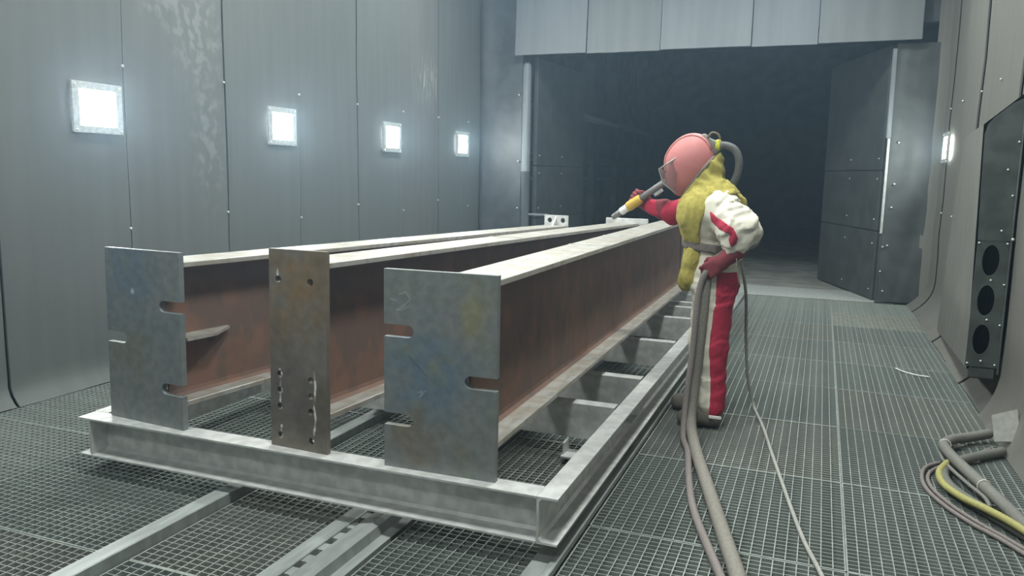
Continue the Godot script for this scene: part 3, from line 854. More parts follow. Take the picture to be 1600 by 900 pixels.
func build_hoses() -> void:
	M.hose_warm = mat(c8(134, 130, 122), 0.8, 0.0, M.fine, 6.0)
	M.hose_pale = mat(c8(160, 160, 154), 0.7, 0.0, M.fine, 6.0)
	M.hose_grey = mat(c8(122, 122, 116), 0.8, 0.0, M.fine, 6.0)
	M.hose_dark = mat(c8(108, 110, 104), 0.8, 0.0, M.fine, 6.0)
	M.hose_pink = mat(c8(130, 122, 119), 0.75, 0.0, M.fine, 8.0)
	M.hose_yellow = mat(c8(164, 160, 100), 0.7, 0.0, M.fine, 6.0)
	M.tie = mat(c8(215, 218, 212), 0.5)
	var A := hose("hose", "thick grey hose bent over the others, white cable ties round it", "hose",
		[Vector3(0.992, 0.052, -5.16), Vector3(0.985, 0.05, -5.14), Vector3(0.87, 0.045, -5.04), Vector3(0.78, 0.055, -4.93), Vector3(0.715, 0.068, -4.77), Vector3(0.715, 0.08, -4.58), Vector3(0.745, 0.085, -4.38), Vector3(0.80, 0.085, -4.12), Vector3(0.85, 0.075, -3.93), Vector3(0.905, 0.05, -3.78), Vector3(0.955, 0.032, -3.64), Vector3(1.0, 0.03, -3.4)], 0.028, M.hose_grey)
	ring(A, "cable_tie", Vector3(0.718, 0.069, -4.76), Vector3(0.0, 0, 1).normalized(), 0.030, M.tie)
	ring(A, "cable_tie", Vector3(0.80, 0.085, -4.12), Vector3(0.25, 0, 1).normalized(), 0.030, M.tie)
	hose("hose", "dark grey hose passing below the tied hose towards the wall", "hose",
		[Vector3(1.02, 0.03, -4.90), Vector3(0.99, 0.03, -4.86), Vector3(0.93, 0.03, -4.80), Vector3(0.80, 0.03, -4.66), Vector3(0.71, 0.03, -4.52), Vector3(0.665, 0.03, -4.36), Vector3(0.68, 0.03, -4.18), Vector3(0.745, 0.03, -4.02), Vector3(0.83, 0.03, -3.86), Vector3(0.93, 0.03, -3.66), Vector3(1.03, 0.03, -3.42)], 0.026, M.hose_dark)
	hose("hose", "yellow hose curled on the grating among grey hoses", "hose",
		[Vector3(0.70, 0.055, -4.50), Vector3(0.645, 0.045, -4.36), Vector3(0.645, 0.04, -4.20), Vector3(0.70, 0.05, -4.02), Vector3(0.775, 0.062, -3.88), Vector3(0.86, 0.062, -3.74), Vector3(0.98, 0.055, -3.48)], 0.017, M.hose_yellow)
	hose("hose", "short loop of yellow hose hanging beside the grey rubber flap", "hose",
		[Vector3(1.19, 0.22, -4.78), Vector3(1.13, 0.15, -4.82), Vector3(1.105, 0.08, -4.78), Vector3(1.13, 0.03, -4.66), Vector3(1.2, 0.02, -4.5)], 0.016, M.hose_yellow)
	hose("thin_hose", "thin mauve hose making the outermost curve of the hose heap", "hose",
		[Vector3(0.98, 0.012, -4.98), Vector3(0.80, 0.012, -4.72), Vector3(0.69, 0.012, -4.62), Vector3(0.60, 0.012, -4.50), Vector3(0.565, 0.012, -4.32), Vector3(0.575, 0.012, -4.15), Vector3(0.63, 0.012, -3.97), Vector3(0.71, 0.012, -3.81), Vector3(0.80, 0.012, -3.68), Vector3(0.9, 0.012, -3.5)], 0.010, M.hose_pink)
	hose("thin_hose", "second thin mauve hose just inside the outermost curve", "hose",
		[Vector3(0.88, 0.012, -4.72), Vector3(0.72, 0.012, -4.60), Vector3(0.625, 0.012, -4.46), Vector3(0.592, 0.012, -4.32), Vector3(0.602, 0.012, -4.17), Vector3(0.655, 0.012, -4.0), Vector3(0.735, 0.012, -3.84), Vector3(0.825, 0.012, -3.70), Vector3(0.93, 0.012, -3.52)], 0.009, M.hose_pink)
	hose("thin_hose", "thin grey air line strapped along the tied thick hose", "hose",
		[Vector3(0.84, 0.02, -4.95), Vector3(0.72, 0.03, -4.80), Vector3(0.685, 0.045, -4.62), Vector3(0.70, 0.055, -4.42), Vector3(0.745, 0.06, -4.20), Vector3(0.79, 0.06, -4.04), Vector3(0.80, 0.05, -3.95)], 0.009, M.hose_grey)
	var fl := st_new()
	prism(fl, PackedVector2Array([Vector2(0, 0), Vector2(0.13, 0.012), Vector2(0.13, 0.205), Vector2(0, 0.16)]), -0.006, 0.006, Transform3D(Basis.from_euler(Vector3(deg_to_rad(-38), 0.0, 0.05)), Vector3(0.99, 0.06, -4.96)))
	var f := obj("rubber_flap", fl, M.frame)
	f.material_override = mat(c8(152, 154, 148), 0.8, 0.0, M.fine, 3.0)
	tag(f, "pale grey rubber flap lying over the hose heap by the wall", "flap")
	hose("wire", "short bent pale wire lying on the far grating", "wire",
		[Vector3(0.64, 0.008, -6.90), Vector3(0.70, 0.006, -6.80), Vector3(0.78, 0.006, -6.73), Vector3(0.86, 0.008, -6.70)], 0.006, M.tie)
	# the worker's lines
	hose("blast_hose", "thick grey blast hose falling from the worker's hand to the grating", "hose",
		[Vector3(-0.93, 1.47, -5.16), Vector3(-0.80, 1.50, -5.26), Vector3(-0.60, 1.38, -5.30), Vector3(-0.40, 1.20, -5.20), Vector3(-0.37, 1.12, -4.98), Vector3(-0.45, 1.09, -4.785), Vector3(-0.54, 1.03, -4.725), Vector3(-0.60, 0.945, -4.70), Vector3(-0.606, 0.85, -4.70), Vector3(-0.618, 0.59, -4.68), Vector3(-0.634, 0.30, -4.66), Vector3(-0.632, 0.10, -4.56), Vector3(-0.56, 0.032, -4.26), Vector3(-0.42, 0.032, -3.72), Vector3(-0.267, 0.032, -3.14), Vector3(-0.19, 0.032, -2.85), Vector3(-0.06, 0.032, -2.3)], 0.032, M.hose_warm)
	hose("control_hose", "slim mauve-grey control line beside the worker's thick blast hose", "hose",
		[Vector3(-0.53, 1.02, -4.675), Vector3(-0.60, 0.955, -4.655), Vector3(-0.632, 0.86, -4.650), Vector3(-0.642, 0.72, -4.640), Vector3(-0.654, 0.45, -4.625), Vector3(-0.668, 0.18, -4.57), Vector3(-0.65, 0.03, -4.42), Vector3(-0.59, 0.020, -4.20), Vector3(-0.52, 0.020, -3.80), Vector3(-0.437, 0.020, -3.42), Vector3(-0.26, 0.020, -2.88), Vector3(-0.10, 0.020, -2.4)], 0.018, M.hose_pink)
	hose("air_line", "thin grey air line trailing from the worker's back across the grating", "hose",
		[Vector3(-0.45, 1.02, -5.02), Vector3(-0.405, 0.80, -5.05), Vector3(-0.39, 0.50, -5.10), Vector3(-0.37, 0.22, -5.18), Vector3(-0.32, 0.03, -5.2), Vector3(-0.24, 0.010, -4.85), Vector3(-0.144, 0.010, -4.28), Vector3(0.007, 0.010, -3.43), Vector3(0.097, 0.010, -3.05), Vector3(0.24, 0.010, -2.4)], 0.0095, M.hose_pale)

# ------------------------------------------------------------------ soft bodies: distance field -> surface nets
func cap(a: Vector3, b: Vector3, ra: float, rb: float, k := 0.03) -> Array:
	return [a, b, ra, rb, k]

func field_mesh(cell: float, prims: Array, mod: Callable, colour: Callable) -> ArrayMesh:
	var lo := Vector3.INF
	var hi := -Vector3.INF
	for p in prims:
		var r: float = maxf(p[2], p[3]) + 0.03 + cell * 2.0
		lo = lo.min((p[0] as Vector3).min(p[1]) - Vector3.ONE * r)
		hi = hi.max((p[0] as Vector3).max(p[1]) + Vector3.ONE * r)
	var nx := int((hi.x - lo.x) / cell) + 2
	var ny := int((hi.y - lo.y) / cell) + 2
	var nz := int((hi.z - lo.z) / cell) + 2
	var f := PackedFloat32Array()
	f.resize(nx * ny * nz)
	f.fill(1.0)
	for p in prims:
		var a: Vector3 = p[0]
		var b: Vector3 = p[1]
		var ra: float = p[2]
		var rb: float = p[3]
		var k: float = p[4]
		var reach := maxf(ra, rb) + k + cell * 2.5
		var ilo := ((a.min(b) - Vector3.ONE * reach - lo) / cell).floor()
		var ihi := ((a.max(b) + Vector3.ONE * reach - lo) / cell).ceil()
		var ba := b - a
		var bb := maxf(ba.length_squared(), 1e-9)
		for z in range(maxi(int(ilo.z), 0), mini(int(ihi.z), nz - 1) + 1):
			for y in range(maxi(int(ilo.y), 0), mini(int(ihi.y), ny - 1) + 1):
				var at := (z * ny + y) * nx
				for x in range(maxi(int(ilo.x), 0), mini(int(ihi.x), nx - 1) + 1):
					var q := lo + Vector3(x, y, z) * cell - a
					var h := clampf(q.dot(ba) / bb, 0.0, 1.0)
					var d := (q - ba * h).length() - lerpf(ra, rb, h)
					var o := f[at + x]
					var w := maxf(k - absf(d - o), 0.0) / k
					f[at + x] = minf(d, o) - w * w * k * 0.25
	if mod.is_valid():
		for z in nz:
			for y in ny:
				var at := (z * ny + y) * nx
				for x in nx:
					if f[at + x] < 0.06:
						f[at + x] = mod.call(lo + Vector3(x, y, z) * cell, f[at + x])
	# surface nets
	var verts := PackedVector3Array()
	var cols := PackedColorArray()
	var idx := PackedInt32Array()
	var of_cell := {}
	var far := cell * 4.0
	var sx := 1
	var sy := nx
	var sz := nx * ny
	var corner := [0, sx, sy, sx + sy, sz, sx + sz, sy + sz, sx + sy + sz]
	var pairs := [[0, 1], [2, 3], [4, 5], [6, 7], [0, 2], [1, 3], [4, 6], [5, 7], [0, 4], [1, 5], [2, 6], [3, 7]]
	for z in nz - 1:
		for y in ny - 1:
			for x in nx - 1:
				var at := z * sz + y * sy + x
				if absf(f[at]) > far: continue
				var mask := 0
				for c in 8:
					if f[at + corner[c]] < 0.0: mask |= 1 << c
				if mask == 0 or mask == 255: continue
				var sum := Vector3.ZERO
				var n := 0
				for e in pairs:
					var i0: int = e[0]
					var i1: int = e[1]
					if ((mask >> i0) & 1) == ((mask >> i1) & 1): continue
					var v0 := f[at + corner[i0]]
					var v1 := f[at + corner[i1]]
					var t := v0 / (v0 - v1)
					var p0 := Vector3(i0 & 1, (i0 >> 1) & 1, i0 >> 2)
					var p1 := Vector3(i1 & 1, (i1 >> 1) & 1, i1 >> 2)
					sum += p0.lerp(p1, t)
					n += 1
				var pos := lo + (Vector3(x, y, z) + sum / n) * cell
				of_cell[at] = verts.size()
				verts.append(pos)
				cols.append(colour.call(pos) if colour.is_valid() else Color.WHITE)
	var norms := PackedVector3Array()
	norms.resize(verts.size())
	for at in of_cell:
		for ax in 3:
			var step: int = [sx, sy, sz][ax]
			var u: int = [sy, sz, sx][ax]
			var v: int = [sz, sx, sy][ax]
			if at + step >= f.size(): continue
			var s0 := f[at] < 0.0
			var s1 := f[at + step] < 0.0
			if s0 == s1: continue
			if not (of_cell.has(at - u) and of_cell.has(at - v) and of_cell.has(at - u - v)): continue
			var a: int = of_cell[at]
			var b: int = of_cell[at - u]
			var c: int = of_cell[at - u - v]
			var d: int = of_cell[at - v]
			if not s0:
				var t := b; b = d; d = t
			# outward for s0 inside: ring a, b, c, d runs clockwise seen from outside
			for q in [[a, b, c], [a, c, d]]:
				var nrm := (verts[q[2]] - verts[q[0]]).cross(verts[q[1]] - verts[q[0]])
				for i in q:
					idx.append(i)
					norms[i] += nrm
	for i in norms.size(): norms[i] = norms[i].normalized()
	var arr := []
	arr.resize(Mesh.ARRAY_MAX)
	arr[Mesh.ARRAY_VERTEX] = verts
	arr[Mesh.ARRAY_NORMAL] = norms
	if colour.is_valid(): arr[Mesh.ARRAY_COLOR] = cols
	arr[Mesh.ARRAY_INDEX] = idx
	var m := ArrayMesh.new()
	m.add_surface_from_arrays(Mesh.PRIMITIVE_TRIANGLES, arr)
	return m

# gloved hand: X to the fingers, Y out of the back of the hand, thumb towards s * (X x Y)
func hand_prims(o: Vector3, X: Vector3, Y: Vector3, s: float, bends: Array, cuff: Vector3, cr := 0.062) -> Array:
	X = X.normalized()
	Y = (Y - X * Y.dot(X)).normalized()
	var Z := X.cross(Y) * s
	var P := func(x: float, y: float, z: float) -> Vector3: return o + X * x + Y * y + Z * z
	var out := []
	out.append(cap(cuff, P.call(-0.01, 0, 0), cr, 0.040, 0.02))
	for i in 4:
		var z := 0.036 - 0.024 * i
		out.append(cap(P.call(-0.005, 0, z * 0.6), P.call(0.085, 0.004, z), 0.024, 0.0155, 0.016))
		var p: Vector3 = P.call(0.088, 0.004, z)
		var a := 0.0
		var ln: Array = [[0.044, 0.028, 0.022], [0.048, 0.031, 0.024], [0.045, 0.029, 0.022], [0.036, 0.023, 0.020]][i]
		for k in 3:
			a += bends[k]
			var q: Vector3 = p + (X * cos(a) - Y * sin(a)) * ln[k]
			out.append(cap(p, q, 0.0120 - 0.0008 * k, 0.0112 - 0.0008 * k, 0.005))
			p = q
	var t0: Vector3 = P.call(0.025, -0.008, 0.036)
	var t1: Vector3 = P.call(0.055, -0.028, 0.056)
	var t2: Vector3 = P.call(0.082, -0.052, 0.050)
	out.append(cap(P.call(0.005, 0, 0.015), t0, 0.024, 0.018, 0.012))
	out.append(cap(t0, t1, 0.0165, 0.0135, 0.008))
	out.append(cap(t1, t2, 0.0130, 0.0115, 0.005))
	return out

func in_poly(p: Vector3, poly: PackedVector2Array) -> bool:
	return Geometry2D.is_point_in_polygon(Vector2(p.x, p.y), poly)

func lin(c: Color) -> Color:
	return c.srgb_to_linear()

func build_person() -> void:
	var base := Vector3(-0.59, 0, -4.92)
	var t := thing("person", "worker in white and red overalls, mustard cape and pink helmet, aiming a blast nozzle", "person", base)
	var wn := noise_of(201, 6.0, 3)
	var cloth := StandardMaterial3D.new()
	cloth.vertex_color_use_as_albedo = true
	cloth.roughness = 0.9
	var L := func(x: float, y: float, z: float) -> Vector3: return Vector3(x, y, z) - base
	# --- overalls: one continuous figure
	var hipL: Vector3 = L.call(-0.575, 0.88, -4.84)
	var hipR: Vector3 = L.call(-0.600, 0.88, -5.02)
	var kneeL: Vector3 = L.call(-0.578, 0.49, -4.80)
	var kneeR: Vector3 = L.call(-0.635, 0.49, -5.04)
	var ankL: Vector3 = L.call(-0.552, 0.115, -4.775)
	var ankR: Vector3 = L.call(-0.640, 0.115, -5.06)
	var waist: Vector3 = L.call(-0.610, 1.06, -4.93)
	var chL: Vector3 = L.call(-0.640, 1.28, -4.84)
	var chR: Vector3 = L.call(-0.665, 1.28, -5.02)
	var neck: Vector3 = L.call(-0.690, 1.46, -4.93)
	var shL: Vector3 = L.call(-0.550, 1.320, -4.760)
	var shR: Vector3 = L.call(-0.680, 1.35, -5.11)
	var elL: Vector3 = L.call(-0.435, 1.215, -4.670)
	var elR: Vector3 = L.call(-0.905, 1.265, -5.22)
	var wrL: Vector3 = L.call(-0.450, 1.090, -4.660)
	var wrR: Vector3 = L.call(-1.045, 1.300, -5.235)
	var body := [
		cap(hipL, kneeL, 0.128, 0.100, 0.06), cap(kneeL, ankL, 0.100, 0.083, 0.03),
		cap(hipR, kneeR, 0.128, 0.100, 0.04), cap(kneeR, ankR, 0.100, 0.083, 0.03),
		cap(hipL, hipR, 0.125, 0.125, 0.06), cap(waist + Vector3(0, 0, 0.06), waist - Vector3(0, 0, 0.06), 0.125, 0.125, 0.08),
		cap((hipL + hipR) * 0.5, waist, 0.13, 0.13, 0.06),
		cap(waist, chL, 0.125, 0.135, 0.06), cap(waist, chR, 0.125, 0.135, 0.06), cap(chL, chR, 0.14, 0.14, 0.06),
		cap((chL + chR) * 0.5, neck, 0.12, 0.065, 0.06),
		cap(chL, shL, 0.11, 0.095, 0.05), cap(chR, shR, 0.11, 0.09, 0.05),
		cap(shL, elL, 0.105, 0.120, 0.04), cap(elL, wrL, 0.115, 0.068, 0.03),
		cap(shR, elR, 0.085, 0.070, 0.04), cap(elR, wrR, 0.070, 0.050, 0.03),
	]
	var red := lin(c8(178, 42, 70))
	var white := lin(c8(214, 210, 196))
	var grey := lin(c8(168, 160, 146))
	var paint := func(p: Vector3) -> Color:
		var w := p + base
		if w.z < -5.05 and w.x < -0.72 and w.y > 1.0: return red
		if w.z < -5.06 and w.y > 1.1: return red
		if w.y < 0.13: return grey
		return white
	var folds := func(p: Vector3, d: float) -> float:
		var q := p + base
		var amp := 0.010
		if q.y < 0.3: amp = 0.014
		if q.y > 1.0 and q.x > -0.5: amp = 0.022
		var nn := wn.get_noise_3d(p.x * 1.0, p.y * 1.5, p.z * 1.0)
		if q.y > 1.0 and q.x > -0.56: d += 0.006 * sin((p.x - p.y) * 62.0 + nn * 6.0)
		elif q.y < 0.95: d += 0.005 * sin(p.y * 48.0 + p.x * 20.0 + nn * 7.0) * clampf(0.55 + wn.get_noise_1d(p.y * 0.9 + 3.0) * 2.0, 0.0, 1.0)
		return d + nn * amp
	var bm := field_mesh(0.0125, body, folds, paint)
	obj("body", bm, cloth, t)
	# red panels sewn on: back half of each trouser leg, band under the near sleeve
	var red_m := mat(c8(178, 42, 70), 0.9, 0.0, M.fine, 6.0)
	for q in [[[0, 1, 4, 2], -0.556, 1.0], [[2, 3, 4, 0], -0.62, -1.0]]:
		var legs := []
		for i in q[0]: legs.append(body[i])
		obj("red_panel", field_mesh(0.010, legs, func(p: Vector3, d: float) -> float:
			var w := p + base
			var e: float = maxf(q[1] + 0.010 * sin(w.y * 9.0) - w.x, w.y - 0.95)
			e = maxf(e, -0.006 - p.z if q[2] > 0.0 else p.z + 0.006)
			return maxf(folds.call(p, d) - 0.005, maxf(e, 0.075 - w.y)), nothing), red_m, t)
	var band := PackedVector2Array([Vector2(-0.600, 1.312), Vector2(-0.543, 1.275), Vector2(-0.450, 1.224), Vector2(-0.424, 1.173), Vector2(-0.431, 1.134), Vector2(-0.461, 1.111), Vector2(-0.476, 1.158), Vector2(-0.469, 1.190), Vector2(-0.532, 1.208), Vector2(-0.588, 1.25)])
	for i in band.size(): band[i] -= Vector2(base.x, 0)
	var arm := []
	for i in [5, 7, 9, 11, 13, 14]: arm.append(body[i])
	obj("red_panel", field_mesh(0.008, arm, func(p: Vector3, d: float) -> float:
		var q := Vector2(p.x, p.y)
		var e := 9.0
		for i in band.size(): e = minf(e, q.distance_to(Geometry2D.get_closest_point_to_segment(q, band[i], band[(i + 1) % band.size()])))
		if Geometry2D.is_point_in_polygon(q, band): e = -e
		return maxf(maxf(folds.call(p, d) - 0.005, e), 0.10 - p.z), nothing), red_m, t)
	# --- shoes
	var leather := mat(c8(120, 114, 106), 0.85, 0.0, M.fine, 6.0)
	for q in [[-0.535, -0.690, -4.765, -4.735], [-0.625, -0.785, -5.065, -5.06]]:
		var a: Vector3 = L.call(q[0], 0.062, q[2])
		var b: Vector3 = L.call(q[1], 0.048, q[3])
		var sm := field_mesh(0.007, [cap(a, b, 0.052, 0.047, 0.03), cap(a + Vector3(0, 0.06, 0), a, 0.058, 0.052, 0.04), cap(a.lerp(b, 0.4) + Vector3(0, 0.025, 0), b, 0.05, 0.042, 0.03)],
			func(p: Vector3, d: float) -> float: return maxf(d, 0.004 - p.y), nothing)
		var so := obj("shoe", sm, leather, t)
		boxed("sole", Vector3(b.x - 0.02, 0.003, a.z - 0.042), Vector3(a.x + 0.035, 0.016, a.z + 0.042), M.dark, so, 0.006)
	# ankle strap
	boxed("ankle_strap", L.call(-0.545, 0.075, -4.687), L.call(-0.47, 0.095, -4.680), mat(c8(220, 220, 214), 0.7), t, 0.003)
	# --- belt following the waist
	var belt_m := mat(c8(112, 104, 98), 0.7, 0.0, M.fine, 8.0)
	var bn := Vector3(0.12, 1.0, 0).normalized()
	var bc: Vector3 = L.call(-0.61, 1.088, -4.93)
	var torso := []
	for i in [4, 5, 6, 7, 8, 9]: torso.append([body[i][0], body[i][1], body[i][2] + 0.022, body[i][3] + 0.022, body[i][4]])
	obj("belt", field_mesh(0.007, torso, func(p: Vector3, d: float) -> float: return maxf(d, absf((p - bc).dot(bn)) - 0.024), nothing), belt_m, t)
	boxed("belt_buckle", L.call(-0.69, 1.06, -4.775), L.call(-0.645, 1.115, -4.765), M.frame, t, 0.004)
	# --- mustard cape: collar, chest and back, cut away round the arms, then the apron under the belt
	var must := mat(c8(168, 157, 78), 0.95, 0.0, M.fine, 4.0)
	var head: Vector3 = L.call(-0.772, 1.572, -4.93)
	var A: Vector3 = L.call(-0.600, 1.645, -4.93)
	var B: Vector3 = L.call(-0.800, 1.375, -4.93)
	var along := (B - A).normalized()
	var cut := Vector3(-along.y, along.x, 0)    # points away from the face
	if cut.x < 0: cut = -cut
	var capep := [
		cap(waist + Vector3(-0.02, 0.06, 0.07), chL + Vector3(-0.012, 0, 0), 0.135, 0.150, 0.05), cap(waist + Vector3(-0.02, 0.06, -0.07), chR, 0.135, 0.150, 0.05),
		cap(chL, chR, 0.165, 0.165, 0.06), cap(chL + Vector3(0, 0.02, 0), shL + Vector3(0.015, 0.02, -0.03), 0.13, 0.105, 0.05), cap(chR, shR + Vector3(0, 0.01, 0.03), 0.13, 0.10, 0.05),
		cap((chL + chR) * 0.5 + Vector3(0.02, 0.03, 0), neck, 0.15, 0.115, 0.06),
		cap(L.call(-0.60, 1.40, -4.86), L.call(-0.480, 1.335, -4.86), 0.10, 0.072, 0.05), cap(L.call(-0.60, 1.40, -5.0), L.call(-0.490, 1.335, -4.98), 0.10, 0.072, 0.05),
		cap(L.call(-0.685, 1.43, -4.93), L.call(-0.665, 1.545, -4.93), 0.115, 0.105, 0.04),
		cap(L.call(-0.74, 1.40, -4.93), L.call(-0.70, 1.50, -4.93), 0.085, 0.10, 0.04),
		cap(L.call(-0.665, 1.545, -4.93), L.call(-0.615, 1.615, -4.93), 0.095, 0.045, 0.03)]
	var arm_c := Vector2(-0.455 - base.x, 1.165)
	var arm_r := Vector2(0.205, 0.245)
	var cape_mod := func(p: Vector3, d: float) -> float:
		d += wn.get_noise_3d(p.x * 2.6, p.y * 0.9, p.z * 2.6) * 0.014
		if p.y > 1.38: d += sin(p.y * 80.0 + p.x * 70.0 + wn.get_noise_3dv(p * 0.8) * 3.0) * 0.005
		if p.y > 1.34: d = maxf(d, -(p - A).dot(cut) + 0.002)
		var q := Vector2(p.x, p.y) - arm_c
		var e := (Vector2(q.x / arm_r.x, q.y / arm_r.y).length() - 1.0) * 0.2
		if p.z > 0.0: d = maxf(d, -maxf(e, -0.3))
		else:
			var qr := Vector2(p.x + 0.14, p.y - 1.27)
			if p.z < -0.12: d = maxf(d, -((qr.length() - 0.13)))
		return maxf(d, 1.10 - 0.12 * (p.x + 0.02) - p.y)
	obj("cape", field_mesh(0.010, capep, cape_mod, nothing), must, t)
	var trim := mat(c8(124, 112, 98), 0.85, 0.0, M.fine, 8.0)
	var ap := field_mesh(0.008, [cap(L.call(-0.715, 1.06, -4.86), L.call(-0.735, 0.87, -4.83), 0.045, 0.055, 0.05), cap(L.call(-0.72, 1.06, -4.98), L.call(-0.735, 0.87, -5.0), 0.045, 0.055, 0.05), cap(L.call(-0.72, 1.05, -4.92), L.call(-0.745, 0.875, -4.92), 0.05, 0.05, 0.06), cap(L.call(-0.69, 1.08, -4.80), L.call(-0.715, 0.90, -4.80), 0.042, 0.045, 0.05), cap(L.call(-0.66, 1.08, -4.785), L.call(-0.70, 1.0, -4.79), 0.036, 0.04, 0.04)],
		func(p: Vector3, d: float) -> float: return maxf(d + wn.get_noise_3d(p.x * 2.0, p.y, p.z * 3.0) * 0.012, p.y - 1.085), nothing)
	obj("cape_apron", ap, must, t)
	# trim cord along the armhole
	var ah := []
	for k in 11:
		var a := deg_to_rad(lerpf(72.0, 205.0, k / 10.0))
		var p2 := arm_c + Vector2(cos(a) * arm_r.x, sin(a) * arm_r.y) * 1.0
		ah.append(Vector3(p2.x, p2.y, lerpf(0.17, 0.145, absf(k - 4.0) / 6.0)))
	# --- helmet
	var pink := mat(c8(190, 118, 116), 0.6)
	var tilt := Basis(Vector3(0, 0, 1), deg_to_rad(-16.0))
	var hr := Vector3(0.155, 0.196, 0.135)
	var hf := func(p: Vector3) -> float:
		var q := tilt.inverse() * (p - head)
		# narrower towards the chin
		var tp := 1.0 + 0.25 * clampf(-q.y / hr.y, 0.0, 1.0)
		var e := Vector3(q.x * tp / hr.x, q.y / hr.y, q.z * tp / hr.z).length()
		return (e - 1.0) * 0.14
	var hm := field_mesh(0.006, [cap(head, head, 0.2, 0.2, 0.01)], func(p: Vector3, _d: float) -> float: return maxf(hf.call(p), (p - A).dot(cut)), nothing)
	var helmet := obj("helmet", hm, pink, t)
	# rim where the cape is fixed
	var mid := (A + B) * 0.5
	var rimp := PackedVector3Array()
	for k in 36:
		var a := TAU * k / 36.0
		var dirv := along * cos(a) + Vector3(0, 0, 1) * sin(a)
		var lo := 0.0
		var hi := 0.3
		for it in 24:
			var m := (lo + hi) * 0.5
			if hf.call(mid + dirv * m) < 0.0: lo = m
			else: hi = m
		rimp.append(mid + dirv * (lo + 0.004))
	var rs := st_new(true)
	tube(rs, rimp, 0.013, 8, true)
	obj("rim_trim", rs, trim, helmet)
	# raised ridge round the side of the shell
	var rp := []
	for k in 17:
		var a := deg_to_rad(lerpf(35.0, 200.0, k / 16.0))
		var dirv := Vector3(cos(a), sin(a), 0)
		var o: Vector3 = head + Vector3(0, 0, 0.055)
		var lo := 0.0
		var hi := 0.3
		for it in 24:
			var m := (lo + hi) * 0.5
			if hf.call(o + dirv * m) < 0.0: lo = m
			else: hi = m
		rp.append(o + dirv * lo)
	rs = st_new(true)
	tube(rs, PackedVector3Array(rp), 0.008, 8)
	obj("shell_ridge", rs, pink, helmet)
	# visor frame hinged at the cheeks, clear pane in it
	var vz := 0.115
	var vmat := mat(c8(150, 148, 146), 0.5, 0.0)
	var corner := [L.call(-0.815, 1.625, 0), L.call(-0.932, 1.545, 0), L.call(-0.905, 1.462, 0), L.call(-0.830, 1.405, 0)]
	for sgn in [-1.0, 1.0]:
		var vp := []
		for c in corner: vp.append(Vector3(c.x, c.y, sgn * vz - 0.01))
		var vs := st_new(true)
		tube(vs, PackedVector3Array([vp[0], vp[1], vp[2], vp[3]]), 0.0055, 6)
		obj("visor_arm", vs, vmat, helmet)
	var gs := st_new()
	var pane := StandardMaterial3D.new()
	pane.albedo_color = Color(0.42, 0.42, 0.41, 0.16)
	pane.transparency = BaseMaterial3D.TRANSPARENCY_ALPHA
	pane.roughness = 0.15
	prism(gs, PackedVector2Array([Vector2(corner[1].x, corner[1].y), Vector2(corner[2].x, corner[2].y), Vector2(corner[3].x, corner[3].y), Vector2(corner[3].x + 0.004, corner[3].y + 0.004), Vector2(corner[2].x + 0.004, corner[2].y + 0.003), Vector2(corner[1].x + 0.005, corner[1].y)]), -vz - 0.01, vz - 0.01)
	for sgn in [-1.0, 1.0]:
		prism(gs, PackedVector2Array([Vector2(corner[0].x, corner[0].y), Vector2(corner[1].x, corner[1].y), Vector2(corner[2].x, corner[2].y), Vector2(corner[3].x, corner[3].y)]), sgn * vz - 0.0115, sgn * vz - 0.0085)
	obj("visor", gs, pane, helmet)
	# hose fitting, clamp and breathing hose at the back of the helmet
	var fit := field_mesh(0.005, [cap(L.call(-0.69, 1.735, -4.92), L.call(-0.625, 1.655, -4.92), 0.026, 0.028, 0.02), cap(L.call(-0.66, 1.70, -4.92), L.call(-0.595, 1.690, -4.92), 0.030, 0.026, 0.02)], nothing, nothing)
	obj("hose_fitting", fit, mat(c8(128, 122, 114), 0.7, 0.0, M.fine, 8.0), helmet)
	rs = st_new(true)
	tube(rs, smooth_path([L.call(-0.665, 1.735, -4.90), L.call(-0.64, 1.765, -4.895), L.call(-0.605, 1.755, -4.895), L.call(-0.592, 1.725, -4.90)], 6), 0.007, 6)
	obj("carry_loop", rs, trim, helmet)
	rs = st_new(true)
	var cl: Vector3 = L.call(-0.605, 1.692, -4.92)
	lathe(rs, [[0.0, -0.012], [0.031, -0.012], [0.034, -0.008], [0.034, 0.010], [0.031, 0.014], [0.0, 0.014]], 20, Transform3D(Basis(Vector3(0, 0, 1), deg_to_rad(-90)), cl))
	obj("hose_clamp", rs, mat(c8(214, 214, 70), 0.6), helmet)
	rs = st_new(true)
	tube(rs, smooth_path([cl, L.call(-0.555, 1.690, -4.92), L.call(-0.505, 1.665, -4.92), L.call(-0.478, 1.60, -4.92), L.call(-0.485, 1.52, -4.93), L.call(-0.515, 1.44, -4.95), L.call(-0.52, 1.34, -4.98), L.call(-0.47, 1.2, -5.03), L.call(-0.46, 1.05, -5.03)], 8), 0.022, 12)
	obj("breathing_hose", rs, mat(c8(96, 98, 98), 0.7, 0.0, M.fine, 8.0), t)
	# --- gloves
	var maroon := mat(c8(128, 54, 62), 0.9, 0.0, M.fine, 6.0)
	var gl := hand_prims(L.call(-0.520, 1.015, -4.655), Vector3(-0.80, -0.58, -0.05), Vector3(0.08, 0.05, 1.0), 1.0, [0.75, 1.15, 0.7], L.call(-0.440, 1.092, -4.658))
	obj("glove", field_mesh(0.0045, gl, nothing, nothing), maroon, t)
	var gr := hand_prims(L.call(-1.085, 1.312, -5.262), Vector3(-0.80, 0.58, 0.05), Vector3(0, 0, -1), -1.0, [0.95, 1.25, 0.8], L.call(-0.970, 1.285, -5.235), 0.073)
	obj("glove", field_mesh(0.0045, gr, nothing, nothing), maroon, t)
	# strap end hanging from the near cuff
	rs = st_new(true)
